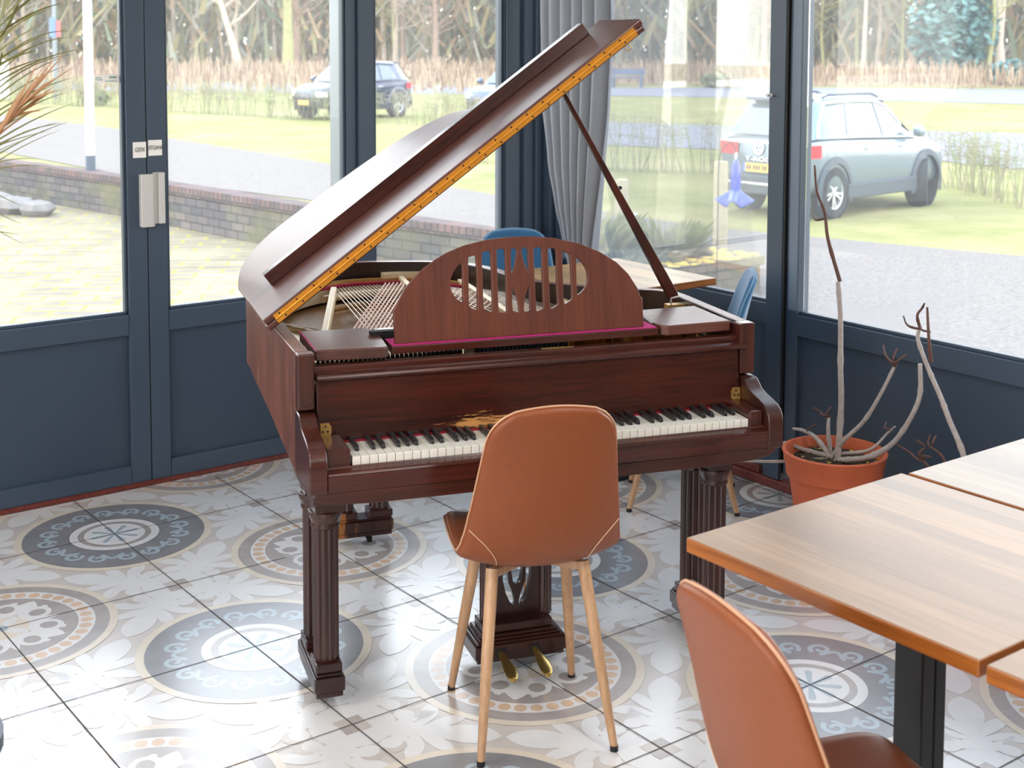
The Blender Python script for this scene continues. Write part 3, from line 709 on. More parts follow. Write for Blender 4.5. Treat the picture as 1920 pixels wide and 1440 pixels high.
m = MB(); m.box(0.091, 1.430, 0.272, 0.312, 0.0418, 0.086, W_case); m.build('lip_batten', lido, bevel=0.002)
m = MB()
m.box(0.037, 1.473, -0.0022, 0.001, 0.0050, 0.0198, M_brass); m.box(0.037, 1.473, -0.0022, 0.001, 0.0214, 0.0345, M_brass)
m.tube([(0.037, -0.003, 0.0206), (1.476, -0.003, 0.0206)], 0.0028, M_brass, 8)
hinge = m.build('long_hinge', lido)
m = MB(); m.lathe([(0.0030, -0.0030), (0.0030, -0.0018), (0, -0.0018)][::-1], M_pin, (0, 0, 0), 10, axis='y'); scw = m.build('hinge_screw', lido); first = True
for k in range(22):
    u = 0.056+0.0645*k
    for uu, nn_ in ((u, 0.0285), (u+0.012, 0.0112)):
        if not first: scw = scw.copy(); COL.objects.link(scw)
        first = False; scw.location = (uu, 0, nn_)
m = MB(); m.tube([(1.432, 0.002, 0.0), (1.432, 0.002, -0.018), (1.416, 0.002, -0.018), (1.416, 0.002, 0.0)], 0.0022, M_brass_d, 6); m.build('clasp', lido)
for v in (0.10, 0.55):
    m = MB(); m.box(0.015, 0.065, v, v+0.05, -0.010, -0.0005, M_brass_d); m.tube([(0.012, v, -0.012), (0.012, v+0.05, -0.012)], 0.005, M_brass_d, 8); m.build('lid_hinge', lido)
# prop stick with its hinge
AL = rad(36.7)
def lidp(u, v, n_): return Vector((-0.752+u*cos(AL)-n_*sin(AL), 0.45+v, 1.026+u*sin(AL)+n_*cos(AL)))
p0 = Vector((0.632, 0.585, 1.018)); p1 = lidp(1.190, 0.10, -0.004)
m = MB(); d = (p1-p0).normalized(); sx_ = d.cross(Vector((0, 1, 0))).normalized(); sy_ = d.cross(sx_).normalized(); vs = []
for t, a, b in ((0.0, 0.014, 0.011), (0.03, 0.018, 0.012), (0.12, 0.017, 0.012), (0.6, 0.010, 0.009), (1.0, 0.007, 0.007)):
    c = p0+(p1-p0)*t
    vs += [tuple(c+sx_*(s1*a)+sy_*(s2*b)) for s1, s2 in ((-1, -1), (1, -1), (1, 1), (-1, 1))]
m.add(vs, [(4*i+k, 4*i+(k+1) % 4, 4*i+4+(k+1) % 4, 4*i+4+k) for i in range(4) for k in range(4)]+[(3, 2, 1, 0), (16, 17, 18, 19)], W_casez)
prop = m.build('lid_prop', piano, bevel=0.002)
m = MB(); m.box(0.600, 0.665, 0.565, 0.600, 0.985, 1.004, M_brass_d); m.tube([(0.612, 0.572, 1.0), (0.612, 0.572, 1.026), (0.640, 0.572, 1.030)], 0.004, M_steel, 6); m.build('prop_hinge', prop)
c = p0+(p1-p0)*0.53
m = MB(); m.lathe([(0.006, 0), (0.006, 0.008), (0, 0.010)], M_black, tuple(c-sx_*0.018), 10, axis='y'); m.build('prop_button', prop)

# legs: paired fluted columns on a plinth
def fluted(mb, cx, cy_, z0, z1, r, mm, nf=14):
    nn = nf*6
    def fn(i, j):
        a = 2*pi*j; t = 1-0.13*abs(sin(a*nf/2))**0.6
        z = z0+(z1-z0)*i
        return (cx+r*t*cos(a), cy_+r*t*sin(a), z)
    mb.grid(fn, 2, nn+1, mm)
    mb.lathe([(r*0.99, z0), (r*1.03, z0+0.004), (r*0.9, z0+0.006)], mm, (cx, cy_, 0), 32)
    mb.lathe([(r*0.95, z1-0.052), (r*1.10, z1-0.048), (r*1.14, z1-0.042), (r*1.08, z1-0.036), (r*1.10, z1-0.032), (r*1.24, z1-0.020), (r*1.32, z1-0.008), (r*1.30, z1-0.002), (r*1.20, z1)], mm, (cx, cy_, 0), 36)
def leg(cx, y0, y1, cols, ztop, along_x=False):
    m = MB(); hw = 0.044
    def bx(a0, a1, b0, b1, z0, z1, mm):
        if along_x: m.box(b0, b1, a0, a1, z0, z1, mm)
        else: m.box(a0, a1, b0, b1, z0, z1, mm)
    bx(cx-hw+0.005, cx+hw-0.005, y0+0.005, y1-0.005, 0.034, 0.052, W_foot)
    bx(cx-hw, cx+hw, y0, y1, 0.052, 0.094, W_foot)
    bx(cx-hw+0.006, cx+hw-0.006, y0+0.006, y1-0.006, 0.094, 0.103, W_foot)
    for c_ in cols: bx(cx-0.038, cx+0.038, c_-0.046, c_+0.046, 0.103, 0.130, W_foot)
    pl = m
    m = MB(); bx(cx-0.046, cx+0.050, min(cols)-0.055, max(cols)+0.055, 0.594, ztop, W_leg)
    lg = m.build('leg', piano, bevel=0.004); pl.build('plinth', lg, bevel=0.004)
    for c_ in cols:
        m = MB(); bx(cx-0.036, cx+0.042, c_-0.042, c_+0.042, 0.566, 0.5945, W_leg); fluted(m, *((c_, cx) if along_x else (cx, c_)), 0.130, 0.567, 0.037, W_leg); m.build('column', lg, smooth=35)
    yc = (y0+y1)/2; p = (yc, cx) if along_x else (cx, yc)
    for k in ((-0.05, 0.05) if not along_x else (0.03,)):
        q = (p[0]+(k if along_x else 0), p[1]+(0 if along_x else k))
        m = MB(); m.lathe([(0.019, -0.008), (0.019, 0.008)], M_black, (q[0], q[1], 0.0195), 20, axis='x'); m.lathe([(0.022, 0.030), (0.022, 0.036), (0.010, 0.036)], M_black, (q[0], q[1], 0), 16); m.box(q[0]-0.012, q[0]-0.009, q[1]-0.008, q[1]+0.014, 0.016, 0.034, M_black); m.build('caster', lg)
leg(-0.640, 0.130, 0.415, (0.187, 0.350), 0.672)
leg(0.584, 0.125, 0.405, (0.183, 0.335), 0.672)
W_foot = wood('mahogany_bare_foot', (24, 10, 9), (62, 30, 24), 'z', 80, rough=0.35, coat=0.2, worn=(150, 96, 48), wear_lo=0.545, wear_scale=20)
leg(1.366, -0.400, -0.168, (-0.350, -0.216), 0.800, True)
# pedal lyre
M_pedal = mat('pedal_brass', (190, 160, 92), rough=0.25, metal=0.9)
W_lyre = wood('mahogany_lyre', (24, 10, 8), (56, 24, 18), 'x', 70, rough=0.3, coat=0.25, worn=(150, 92, 44), wear_lo=0.64, wear_scale=14)
m = MB()
m.box(-0.186, 0.090, 0.195, 0.345, 0.036, 0.050, W_lyre); m.box(-0.192, 0.096, 0.190, 0.350, 0.050, 0.090, W_lyre)
for k, (a, z0, z1) in enumerate(((0.004, 0.090, 0.097), (0.014, 0.097, 0.104), (0.022, 0.104, 0.112), (0.034, 0.112, 0.138))):
    m.box(-0.192+a, 0.096-a, 0.190+a, 0.350-a, z0, z1, W_lyre)
ly_ = m.build('pedal_lyre', piano, bevel=0.003)
m = MB(); m.box(-0.165, 0.070, 0.235, 0.315, 0.55, 0.66, W_lyre); m.build('lyre_head', ly_, bevel=0.003)
sl1 = [(-0.083, 0.36), (-0.086, 0.30), (-0.083, 0.251), (-0.074, 0.212), (-0.062, 0.185), (-0.051, 0.170), (-0.043, 0.170), (-0.042, 0.180), (-0.049, 0.209), (-0.062, 0.244), (-0.067, 0.30), (-0.066, 0.36)]
sl2 = [(-0.088-a if True else 0, b) for a, b in sl1]
mid = -0.0375
sl2 = [(2*mid-a, b) for a, b in sl1]
top = [(-0.060, 0.36), (-0.056, 0.275), (-0.051, 0.247), (-0.042, 0.234), (-0.033, 0.234), (-0.024, 0.247), (-0.019, 0.275), (-0.015, 0.36)]
W_lyrep = wood('mahogany_lyre_panel', (22, 10, 8), (52, 24, 18), 'y', 70, rough=0.32, coat=0.2)
panel('lyre_panel', [[(-0.125, 0.136), (0.050, 0.136), (0.050, 0.56), (-0.125, 0.56)], sl1, sl2, top], 0.022, W_lyrep, ly_, 0.0015, (0, 0.278, 0), (rad(90), 0, 0))
for x in (-0.137, 0.050):
    m = MB(); fluted(m, x+0.004, 0.272, 0.138, 0.56, 0.022, W_leg, 10); m.build('lyre_column', ly_, smooth=35)
for x in (-0.075, 0.0): 
    m = MB(); m.tube([(x, 0.30, 0.12), (x, 0.30, 0.60)], 0.0028, M_brass, 8); m.build('pedal_rod', ly_, smooth=60)
for x in (-0.113, -0.006):
    m = MB(); prof = [(0.215, 0.010, 0.070), (0.185, 0.010, 0.066), (0.15, 0.013, 0.060), (0.115, 0.018, 0.053), (0.085, 0.018, 0.046), (0.07, 0.012, 0.043), (0.063, 0.003, 0.042)]
    vs = []
    for y, h, z in prof: vs += [(x-h-0.10*(0.2-y)*0.0, y, z), (x, y, z+0.006), (x+h, y, z), (x+h*0.8, y, z-0.010), (x-h*0.8, y, z-0.010)]
    m.add(vs, [(5*i+k, 5*i+(k+1) % 5, 5*i+5+(k+1) % 5, 5*i+5+k) for i in range(len(prof)-1) for k in range(5)]+[[0, 1, 2, 3, 4], [5*len(prof)-5+k for k in (4, 3, 2, 1, 0)]], M_pedal)
    m.build('pedal', ly_, smooth=50)
    m = MB(); m.box(x-0.016, x+0.016, 0.1885, 0.192, 0.052, 0.080, M_black); m.build('pedal_slot', ly_)
# ------------------------------------------------------------------ shell chairs
M_leather = mat('tan_leather', (130, 68, 34), rough=0.42, spec=0.45, noise=0.06, nscale=60, bump=0.12)
M_velvet = mat('blue_velvet', (44, 104, 146), rough=0.85, sheen=0.6, noise=0.08, nscale=12)
M_pipe = mat('tan_piping', (196, 150, 118), rough=0.5)
M_pipeb = mat('blue_piping', (120, 158, 184), rough=0.6)
M_stitch = mat('pale_stitch', (222, 188, 156), rough=0.7)
W_oak = wood('oak_leg', (158, 120, 88), (196, 156, 118), 'z', 90, rough=0.4, coat=0.1)
CP = [(0.238, 0.492), (0.205, 0.510), (0.10, 0.503), (0.0, 0.496), (-0.085, 0.496), (-0.140, 0.512), (-0.176, 0.560), (-0.203, 0.640), (-0.228, 0.750), (-0.255, 0.870), (-0.281, 0.972)]
CW = [0.196, 0.206, 0.217, 0.223, 0.225, 0.223, 0.215, 0.204, 0.188, 0.172, 0.158]
CL = [0.006, 0.016, 0.028, 0.036, 0.040, 0.048, 0.052, 0.046, 0.036, 0.022, 0.002]
def lerp_tab(tab, s):
    f = s*(len(tab)-1); i = min(int(f), len(tab)-2); k = f-i; return tab[i]*(1-k)+tab[i+1]*k
_cp = catmull([(0, a, b) for a, b in CP], 10)
def chair_pt(s, t, off=0.0):
    f = s*(len(_cp)-1); i = min(int(f), len(_cp)-2); k = f-i
    c = _cp[i].lerp(_cp[i+1], k); d = (_cp[i+1]-_cp[i]).normalized()
    nrm = Vector((0, d.z, -d.y))                       # towards the sitter
    if nrm.z < 0 and s < 0.4: nrm = -nrm
    if s >= 0.4 and nrm.y < 0: nrm = -nrm
    w_ = lerp_tab(CW, s); h = lerp_tab(CL, s)
    top = (1-s)*0.78; bot = s*0.78                       # distance along the shell to both ends
    for dist, r_ in ((top, 0.085), (bot, 0.105)):
        if dist < r_:
            q = 1-dist/r_; w_ -= r_*0.92*(1-sqrt(max(0, 1-q*q)))
    p = c+nrm*(h*abs(t)**2.3+off)-d*((0.014*t*t)*max(0, (s-0.9)/0.1)); p.x = t*w_
    return p
def make_chair(name, leather, pipe, label, group):
    root = empty(name, label=label, cat='chair', group=group)
    m = MB(); m.grid(lambda a, b: tuple(chair_pt(0.006+a*0.988, 2*b-1)), 36, 17, leather)
    sh = m.build('seat_shell', root, smooth=180, solid=0.030, subsurf=1)
    loop = [chair_pt(0.006, -1+2*k/20, 0.0) for k in range(20)]+[chair_pt(0.006+0.988*k/60, 1, 0.0) for k in range(60)]+[chair_pt(0.994, 1-2*k/20, 0.0) for k in range(20)]+[chair_pt(0.994-0.988*k/60, -1, 0.0) for k in range(60)]
    cen = Vector((0, -0.02, 0.6))
    m = MB(); m.tube([p+(Vector((p.x, 0, 0)).normalized()*0.0005 if abs(p.x) > 0.12 else Vector((0, 0, 0))) for p in loop], 0.0030, pipe, 6, closed=True); m.build('piping', sh, smooth=180)
    for s in (-1, 1):
        pts = [chair_pt(a, s*t, -0.0165) for a, t in ((0.665, 0.985), (0.655, 0.93), (0.640, 0.86), (0.618, 0.77), (0.592, 0.69), (0.560, 0.62), (0.52, 0.575), (0.49, 0.56))]
        m = MB(); m.tube(catmull(pts, 4), 0.0011, M_stitch if pipe == M_pipe else M_pipeb, 5); m.build('seam', sh)
    for sx in (-1, 1):
        for sy in (-1, 1):
            a = Vector((sx*0.126, 0.100 if sy > 0 else -0.092, 0.480)); b = Vector((sx*0.1815, sy*0.2145, 0.010))
            m = MB(); m.tube([a, a.lerp(b, 0.5), b], [0.0175, 0.0155, 0.0105], W_oak, 14)
            lg = m.build('leg', root, smooth=50)
            m = MB(); m.tube([b+Vector((0, 0, 0.006)), b-Vector((0, 0, 0.010))], 0.0112, M_black, 12); m.build('foot_cap', lg, smooth=50)
    m = MB()
    for sx in (-1, 1):
        a = Vector((sx*0.126, -0.092, 0.462)); b = Vector((-sx*0.126, 0.100, 0.462)); d = (b-a).normalized(); q = Vector((-d.y, d.x, 0))*0.013
        m.prism([tuple((a-q)[:2]), tuple((b-q)[:2]), tuple((b+q)[:2]), tuple((a+q)[:2])], W_oak, lambda u, v, w: (u, v, 0.456+0.024*w))
    m.build('underframe', root, bevel=0.003)
    return root
ch1 = make_chair('shell_chair', M_leather, M_pipe, 'brown leather shell chair pulled up to the piano keyboard', 'brown leather chairs')
ch1.location = (0.414, -1.464, 0); ch1.rotation_euler = (0, 0, atan2(-0.406, 0.914))
dup(ch1, (0.045, -2.865, 0), rad(-103), 'brown leather shell chair in the foreground beside the black table post', 'brown leather chairs')
dup(ch1, (0.020, -3.560, 0), rad(-99), 'brown leather shell chair cut off by the bottom right corner of the frame', 'brown leather chairs')
bl = make_chair('shell_chair', M_velvet, M_pipeb, 'blue velvet shell chair behind the music desk near the corner post', 'blue velvet chairs')
bl.location = (2.035, 0.70, 0); bl.rotation_euler = (0, 0, rad(152))
dup(bl, (2.035, -0.395, 0), rad(47), 'blue velvet shell chair seen edge-on right of the piano by the window', 'blue velvet chairs')

# ------------------------------------------------------------------ tables
def plank_mat(name, base, rough):
    m = wood(name, tuple(int(v*0.80) for v in base), base, 'y', 55, rough=rough, coat=0.06)
    nt = m.node_tree; b = nt.nodes['Principled BSDF']; L = nt.links.new
    src = b.inputs['Base Color'].links[0].from_socket
    tc = nt.nodes.new('ShaderNodeTexCoord'); sx = nt.nodes.new('ShaderNodeSeparateXYZ'); L(tc.outputs['Object'], sx.inputs[0])
    dv = nt.nodes.new('ShaderNodeMath'); dv.operation = 'DIVIDE'; dv.inputs[1].default_value = 0.058; L(sx.outputs['X'], dv.inputs[0])
    flr = nt.nodes.new('ShaderNodeMath'); flr.operation = 'FLOOR'; L(dv.outputs[0], flr.inputs[0])
    wn = nt.nodes.new('ShaderNodeTexWhiteNoise'); wn.noise_dimensions = '1D'; L(flr.outputs[0], wn.inputs['W'])
    mr = nt.nodes.new('ShaderNodeMapRange'); mr.inputs[3].default_value = 0.66; mr.inputs[4].default_value = 1.10; L(wn.outputs['Value'], mr.inputs[0])
    hs = nt.nodes.new('ShaderNodeHueSaturation'); L(src, hs.inputs['Color']); L(mr.outputs[0], hs.inputs['Value'])
    L(hs.outputs[0], b.inputs['Base Color'])
    return m
W_top = plank_mat('acacia_top', (158, 124, 92), 0.36)
W_edge = wood('acacia_edge', (112, 58, 16), (176, 104, 40), 'x', 60, rough=0.35, coat=0.2)
W_edge2 = wood('acacia_edge_y', (112, 58, 16), (176, 104, 40), 'y', 60, rough=0.35, coat=0.2)
W_top3 = plank_mat('washed_top', (166, 142, 122), 0.36)
W_top2 = plank_mat('beech_top', (184, 146, 98), 0.34)
M_iron = mat('black_steel', (20, 20, 22), rough=0.4, metal=0.3)
def make_table(loc, sx, sy, h, label, top_m, post=(0, 0)):
    root = empty('cafe_table', loc, 0, label, 'table')
    m = MB(); a, b, t = sx/2, sy/2, 0.031
    vs = [(x, y, z) for x in (-a, a) for y in (-b, b) for z in (h-t, h)]
    m.add(vs, [(1, 5, 7, 3)], top_m); m.add(vs, [(0, 2, 6, 4)], W_edge); m.add(vs, [(0, 4, 5, 1), (2, 3, 7, 6)], W_edge); m.add(vs, [(0, 1, 3, 2), (4, 6, 7, 5)], W_edge2)
    m.merge = True
    m.build('tabletop', root, bevel=0.003)
    m = MB(); px_, py_ = post
    m.box(px_-0.038, px_+0.002, py_-0.034, py_+0.034, 0.014, h-t-0.006, M_iron); m.box(px_+0.0045, px_+0.040, py_-0.034, py_+0.034, 0.014, h-t-0.006, M_iron)
    m.box(-0.15, 0.15, -0.15, 0.15, h-t-0.006, h-t, M_iron)
    m.build('post', root, bevel=0.003)
    m = MB(); m.box(px_-0.115, px_+0.115, py_-0.115, py_+0.115, 0.0028, 0.014, M_iron); m.build('base_plate', root, bevel=0.004)
    return root
make_table((0.437, -2.752, 0), 0.70, 0.685, 0.88, 'brown plank table beside the foreground chair with its black post showing', W_top, (-0.016, 0.012))
make_table((1.150, -2.764, 0), 0.70, 0.690, 0.88, 'pale plank table at the right edge next to the terracotta pot', W_top3)
make_table((0.432, -3.455, 0), 0.70, 0.690, 0.88, 'brown plank table whose corner juts in at the lower right edge', W_top)
make_table((1.975, 0.035, 0), 0.70, 0.65, 0.88, 'pale wooden table behind the piano between the blue chairs', W_top2)

# ------------------------------------------------------------------ curtain
M_curt = mat('grey_curtain', (146, 151, 160), rough=0.9, sheen=0.2, noise=0.05, nscale=140, stretch=(1, 1, 0.3))
zz = [0.06, 0.5, 0.70, 0.80, 0.95, 1.1, 1.3, 1.6, 2.0, 2.95]
yl = [0.74, 0.70, 0.635, 0.65, 0.71, 0.775, 0.845, 0.905, 0.925, 0.93]
yr = [0.43, 0.46, 0.52, 0.515, 0.50, 0.480, 0.455, 0.42, 0.385, 0.38]
def tab(z, vs):
    for i in range(len(zz)-1):
        if z <= zz[i+1]:
            k = (z-zz[i])/(zz[i+1]-zz[i]); k = k*k*(3-2*k)*0.5+k*0.5
            return vs[i]*(1-k)+vs[i+1]*k
    return vs[-1]
def cur(a, b):
    z = 0.06+2.89*a; l, r = tab(z, yl), tab(z, yr); wdt = (l-r)
    amp = 0.026+0.030*min(1, 0.3/max(wdt, 0.1))*0.5
    ph = b*2*pi*6.5+0.5*sin(3*z)+0.7*sin(b*9)
    return (2.315+amp*sin(ph)-0.03*sin(pi*b), l+(r-l)*(b+0.018*cos(ph)), z)
m = MB(); m.grid(cur, 50, 150, M_curt)
cu = m.build('curtain', smooth=180, solid=0.002); tag(cu, 'grey curtain gathered in the corner between the two glass walls', 'curtain')

# ------------------------------------------------------------------ potted fig
M_terra = mat('terracotta', (196, 98, 62), rough=0.75, noise=0.10, nscale=10)
M_soil = mat('soil', (58, 44, 34), rough=0.95, noise=0.5, nscale=60)
M_bark = mat('grey_bark', (166, 156, 150), rough=0.7, noise=0.18, nscale=50)
M_bud = mat('dark_twig', (92, 62, 52), rough=0.7, noise=0.2, nscale=60)
M_leafg = mat('small_leaf', (86, 128, 50), rough=0.6); M_leafy = mat('yellow_leaf', (198, 168, 48), rough=0.6)
def pot_parts(root, R=0.193, H=0.375):
    m = MB(); k = R/0.193
    m.lathe([(0.118*k, 0.0), (0.124*k, 0.004), (0.163*k, H-0.108), (0.166*k, H-0.098), (0.176*k, H-0.092), (0.180*k, H-0.050), (0.184*k, H-0.044), (0.188*k, H-0.012), (0.193*k, H-0.004), (0.190*k, H), (0.180*k, H), (0.176*k, H-0.006), (0.166*k, H-0.09), (0.0, H-0.09)], M_terra, (0, 0, 0), 56)
    m.build('pot', root, smooth=40)
    m = MB(); random.seed(3); vs = [(0, 0, H-0.035)]
    for r_ in (0.05, 0.10, 0.15, 0.174):
        for q in range(24): vs.append((r_*k*cos(q*pi/12), r_*k*sin(q*pi/12), H-0.04+random.uniform(-0.004, 0.006)-(0.012 if r_ > 0.16 else 0)))
    fs = [(0, 1+q, 1+(q+1) % 24) for q in range(24)]+[(1+24*r_+q, 1+24*(r_+1)+q, 1+24*(r_+1)+(q+1) % 24, 1+24*r_+(q+1) % 24) for r_ in range(3) for q in range(24)]
    m.add(vs, fs, M_soil)
    for q in range(160):
        a = random.uniform(0, 2*pi); r_ = 0.165*k*sqrt(random.random()); s = random.uniform(0.004, 0.012)*(1.6 if q % 9 == 0 else 1); z = H-0.036+random.uniform(0.002, 0.008)
        mm = M_leafy if q % 9 == 0 else (M_leafg if q % 3 == 0 else M_soil); t = random.uniform(0, pi)
        m.add([(r_*cos(a)+s*cos(t), r_*sin(a)+s*sin(t), z), (r_*cos(a)-s*sin(t)*0.6, r_*sin(a)+s*cos(t)*0.6, z+0.004), (r_*cos(a)-s*cos(t), r_*sin(a)-s*sin(t), z), (r_*cos(a)+s*sin(t)*0.6, r_*sin(a)-s*cos(t)*0.6, z+0.003)], [(0, 1, 2, 3)], mm)
    m.build('soil', root)
def branch(root, pts, r0, r1, base, dx=0.0, mm=None, nm='branch'):
    """pts: (y, z) pairs; bends out of plane by dx"""
    P = [Vector((dx*(i/(len(pts)-1))+0.012*sin(3.1*i+r0*300), y-base[1], z)) for i, (y, z) in enumerate(pts)]
    P = catmull(P, 6); n = len(P); R = []
    for i in range(n):
        r_ = r0+(r1-r0)*i/(n-1); R.append(r_*(1.22 if i % 9 == 4 else 1.0))
    m = MB(); m.tube(P, R, mm or M_bark, 8); return m.build(nm, root, smooth=60)
fig = empty('potted_fig', (2.1, -1.131, 0.003), 0, 'bare branching plant in a round terracotta pot by the window', 'potted plant')
pot_parts(fig)
B = (2.1, -1.131)
branch(fig, [(-1.15, 0.34), (-1.154, 0.551), (-1.152, 0.691), (-1.143, 0.869), (-1.131, 1.006)], 0.0115, 0.0085, B)
branch(fig, [(-1.131, 1.006), (-1.087, 1.159), (-1.052, 1.254), (-1.03, 1.332), (-0.999, 1.425)], 0.0075, 0.0035, B, 0, M_bud)
branch(fig, [(-1.053, 1.231), (-1.03, 1.225), (-0.999, 1.233)], 0.0045, 0.003, B, 0, M_bud, 'twig')
b2 = branch(fig, [(-1.12, 0.34), (-1.168, 0.414), (-1.262, 0.516), (-1.341, 0.641), (-1.385, 0.737)], 0.010, 0.0055, B)
for p in ([(-1.385, 0.737), (-1.36, 0.775), (-1.329, 0.804)], [(-1.385, 0.737), (-1.392, 0.77), (-1.389, 0.805)], [(-1.384, 0.745), (-1.41, 0.765), (-1.431, 0.792)]): branch(fig, p, 0.005, 0.0028, B, 0, M_bud, 'twig')
branch(fig, [(-1.14, 0.338), (-1.23, 0.365), (-1.313, 0.401), (-1.404, 0.468), (-1.48, 0.567), (-1.528, 0.672), (-1.533, 0.785)], 0.0115, 0.0075, B, -0.05)
branch(fig, [(-1.533, 0.785), (-1.537, 0.861), (-1.512, 0.972)], 0.0075, 0.004, B, 0, M_bud, 'twig')
branch(fig, [(-1.527, 0.887), (-1.505, 0.895), (-1.481, 0.911)], 0.004, 0.0025, B, 0, M_bud, 'twig')
branch(fig, [(-1.12, 0.345), (-0.991, 0.346), (-0.938, 0.356), (-0.873, 0.351)], 0.010, 0.006, B, -0.05)
branch(fig, [(-1.12, 0.338), (-0.966, 0.313), (-0.831, 0.302)], 0.007, 0.005, B, -0.24)
branch(fig, [(-1.11, 0.345), (-1.042, 0.40), (-0.976, 0.411), (-0.931, 0.409)], 0.010, 0.005, B)
branch(fig, [(-0.989, 0.408), (-1.012, 0.428), (-1.035, 0.45)], 0.004, 0.002, B, 0, M_bud, 'twig')
branch(fig, [(-1.109, 0.345), (-1.104, 0.439), (-1.095, 0.488)], 0.009, 0.006, B)
branch(fig, [(-1.095, 0.488), (-1.075, 0.498), (-1.052, 0.498), (-1.035, 0.515)], 0.005, 0.003, B, 0, M_bud, 'twig')
branch(fig, [(-1.096, 0.488), (-1.10, 0.505), (-1.10, 0.53)], 0.005, 0.003, B, 0, M_bud, 'twig')
branch(fig, [(-1.14, 0.36), (-1.289, 0.414), (-1.346, 0.487), (-1.384, 0.519)], 0.0065, 0.003, B, 0.03)
branch(fig, [(-1.366, 0.505), (-1.362, 0.515), (-1.352, 0.53)], 0.004, 0.002, B, 0, M_bud, 'twig')
fig2 = empty('potted_fig', (2.1, -1.72, 0.003), 0, 'bare pale stems rising from behind the right-hand plank table', 'potted plant')
pot_parts(fig2, 0.15, 0.24)
B = (2.1, -1.72)
branch(fig2, [(-1.72, 0.20), (-1.70, 0.40), (-1.677, 0.502), (-1.621, 0.599), (-1.587, 0.666), (-1.548, 0.732), (-1.518, 0.782), (-1.487, 0.852), (-1.486, 0.889)], 0.011, 0.0065, B)
branch(fig2, [(-1.486, 0.889), (-1.45, 0.90), (-1.413, 0.924)], 0.005, 0.0025, B, 0, M_bud, 'twig')
branch(fig2, [(-1.486, 0.889), (-1.488, 0.94), (-1.49, 0.965), (-1.516, 0.988)], 0.006, 0.003, B, 0, M_bud, 'twig')
for p in ([(-1.71, 0.20), (-1.60, 0.34), (-1.529, 0.417), (-1.50, 0.438), (-1.451, 0.445), (-1.40, 0.471)], [(-1.515, 0.43), (-1.512, 0.46), (-1.516, 0.48), (-1.498, 0.504)], [(-1.71, 0.20), (-1.65, 0.36), (-1.593, 0.458), (-1.549, 0.498), (-1.537, 0.527)], [(-1.549, 0.498), (-1.565, 0.51), (-1.56, 0.53)], [(-1.505, 0.436), (-1.53, 0.455), (-1.545, 0.45)]): branch(fig2, p, 0.006, 0.003, B, 0, M_bud, 'twig')

# ------------------------------------------------------------------ palm fronds reaching in from the left
M_palm = mat('palm_green', (92, 90, 34), rough=0.5, noise=0.2, nscale=10); M_palmd = mat('palm_dry', (150, 110, 74), rough=0.7, noise=0.2, nscale=20)
palm = empty('potted_palm', (-1.16, -1.30, 0.003), 0, 'palm with green and dry brown fronds at the upper left edge', 'palm')
PO = Vector((-0.9169, -1.2302, 1.6792)); PR = Vector((0.80, -0.60, 0.0)); PU = Vector((0, 0, 1)); PF = Vector((0.6, 0.8, 0)); K = 0.00128
def pp(x, y, d=0.0): return PO+PR*(x*K)+PU*((250-y)*K)+PF*d-Vector(palm.location)
def leaflet(mb, a, b, wd, sag, mm, d=0.0):
    a = Vector(a); b = Vector(b); n_ = 6; vs = []
    side = (b-a).cross(PF).normalized()
    for i in range(n_+1):
        t = i/n_; p = a.lerp(b, t)-PU*(sag*4*t*(t)*0.5*K)+PU*(sag*2*t*(1-t)*K)
        w_ = wd*(min(1, t*6+0.3))*(1-t)**0.6
        vs += [p-side*w_, p+side*w_+PF*w_*0.8]
    mb.add([tuple(v) for v in vs], [(2*i, 2*i+1, 2*i+3, 2*i+2) for i in range(n_)], mm)
def frond(rach, leaves, mm, wd=0.0038):
    P = catmull(rach, 6); m = MB(); m.tube(P, [0.005-0.003*i/(len(P)-1) for i in range(len(P))], mm, 6)
    for a, b, sg in leaves: leaflet(m, a, b, wd*random.uniform(0.75, 1.15), sg, mm)
    return m.build('frond', palm)
random.seed(11)
cr = pp(-190, 330)
Lv = []
for k in range(13):
    t = k/12; x0 = -48+88*t; y0 = 175-190*t
    Lv.append((pp(x0, y0), pp(x0+118-30*t+random.uniform(-12, 12), y0-74-30*t+random.uniform(-8, 8), random.uniform(-.05, .08)), random.uniform(4, 12)))
    Lv.append((pp(x0, y0), pp(x0+6+20*t+random.uniform(-8, 8), y0-150+random.uniform(-10, 10), 0.05), 3))
frond([cr, pp(-90, 240), pp(-48, 175), pp(0, 90), pp(30, 40), pp(62, -40)], Lv, M_palm)
Lv = []
for k in range(15):
    t = k/14; x0 = -70+45*t; y0 = 330-210*t
    Lv.append((pp(x0, y0, 0.1), pp(x0+165-20*t+random.uniform(-20, 10), y0-105+20*t+random.uniform(-10, 8), 0.1+random.uniform(-.05, .08)), random.uniform(6, 16)))
frond([cr, pp(-95, 350, 0.1), pp(-70, 330, 0.1), pp(-45, 220, 0.1), pp(-22, 110, 0.1)], Lv, M_palm, 0.0024)
Lv = []
for x, y in ((135, 96), (128, 104), (145, 124), (138, 130), (120, 145), (110, 158), (128, 165), (92, 115), (98, 135), (104, 120), (86, 140), (75, 150)):
    t = random.uniform(0.25, 0.9); x0 = -10+72*t; y0 = 272-88*t
    Lv.append((pp(x0, y0, -0.05), pp(x, y, -0.05+random.uniform(-.04, .04)), 3))
    Lv.append((pp(x0-22, y0+26, -0.05), pp(x-35+random.uniform(-8, 8), y+38+random.uniform(-6, 6), -0.03), 4))
frond([cr, pp(-60, 320, -0.05), pp(-10, 272, -0.05), pp(30, 225, -0.05), pp(62, 184, -0.05)], Lv, M_palmd, 0.0036)
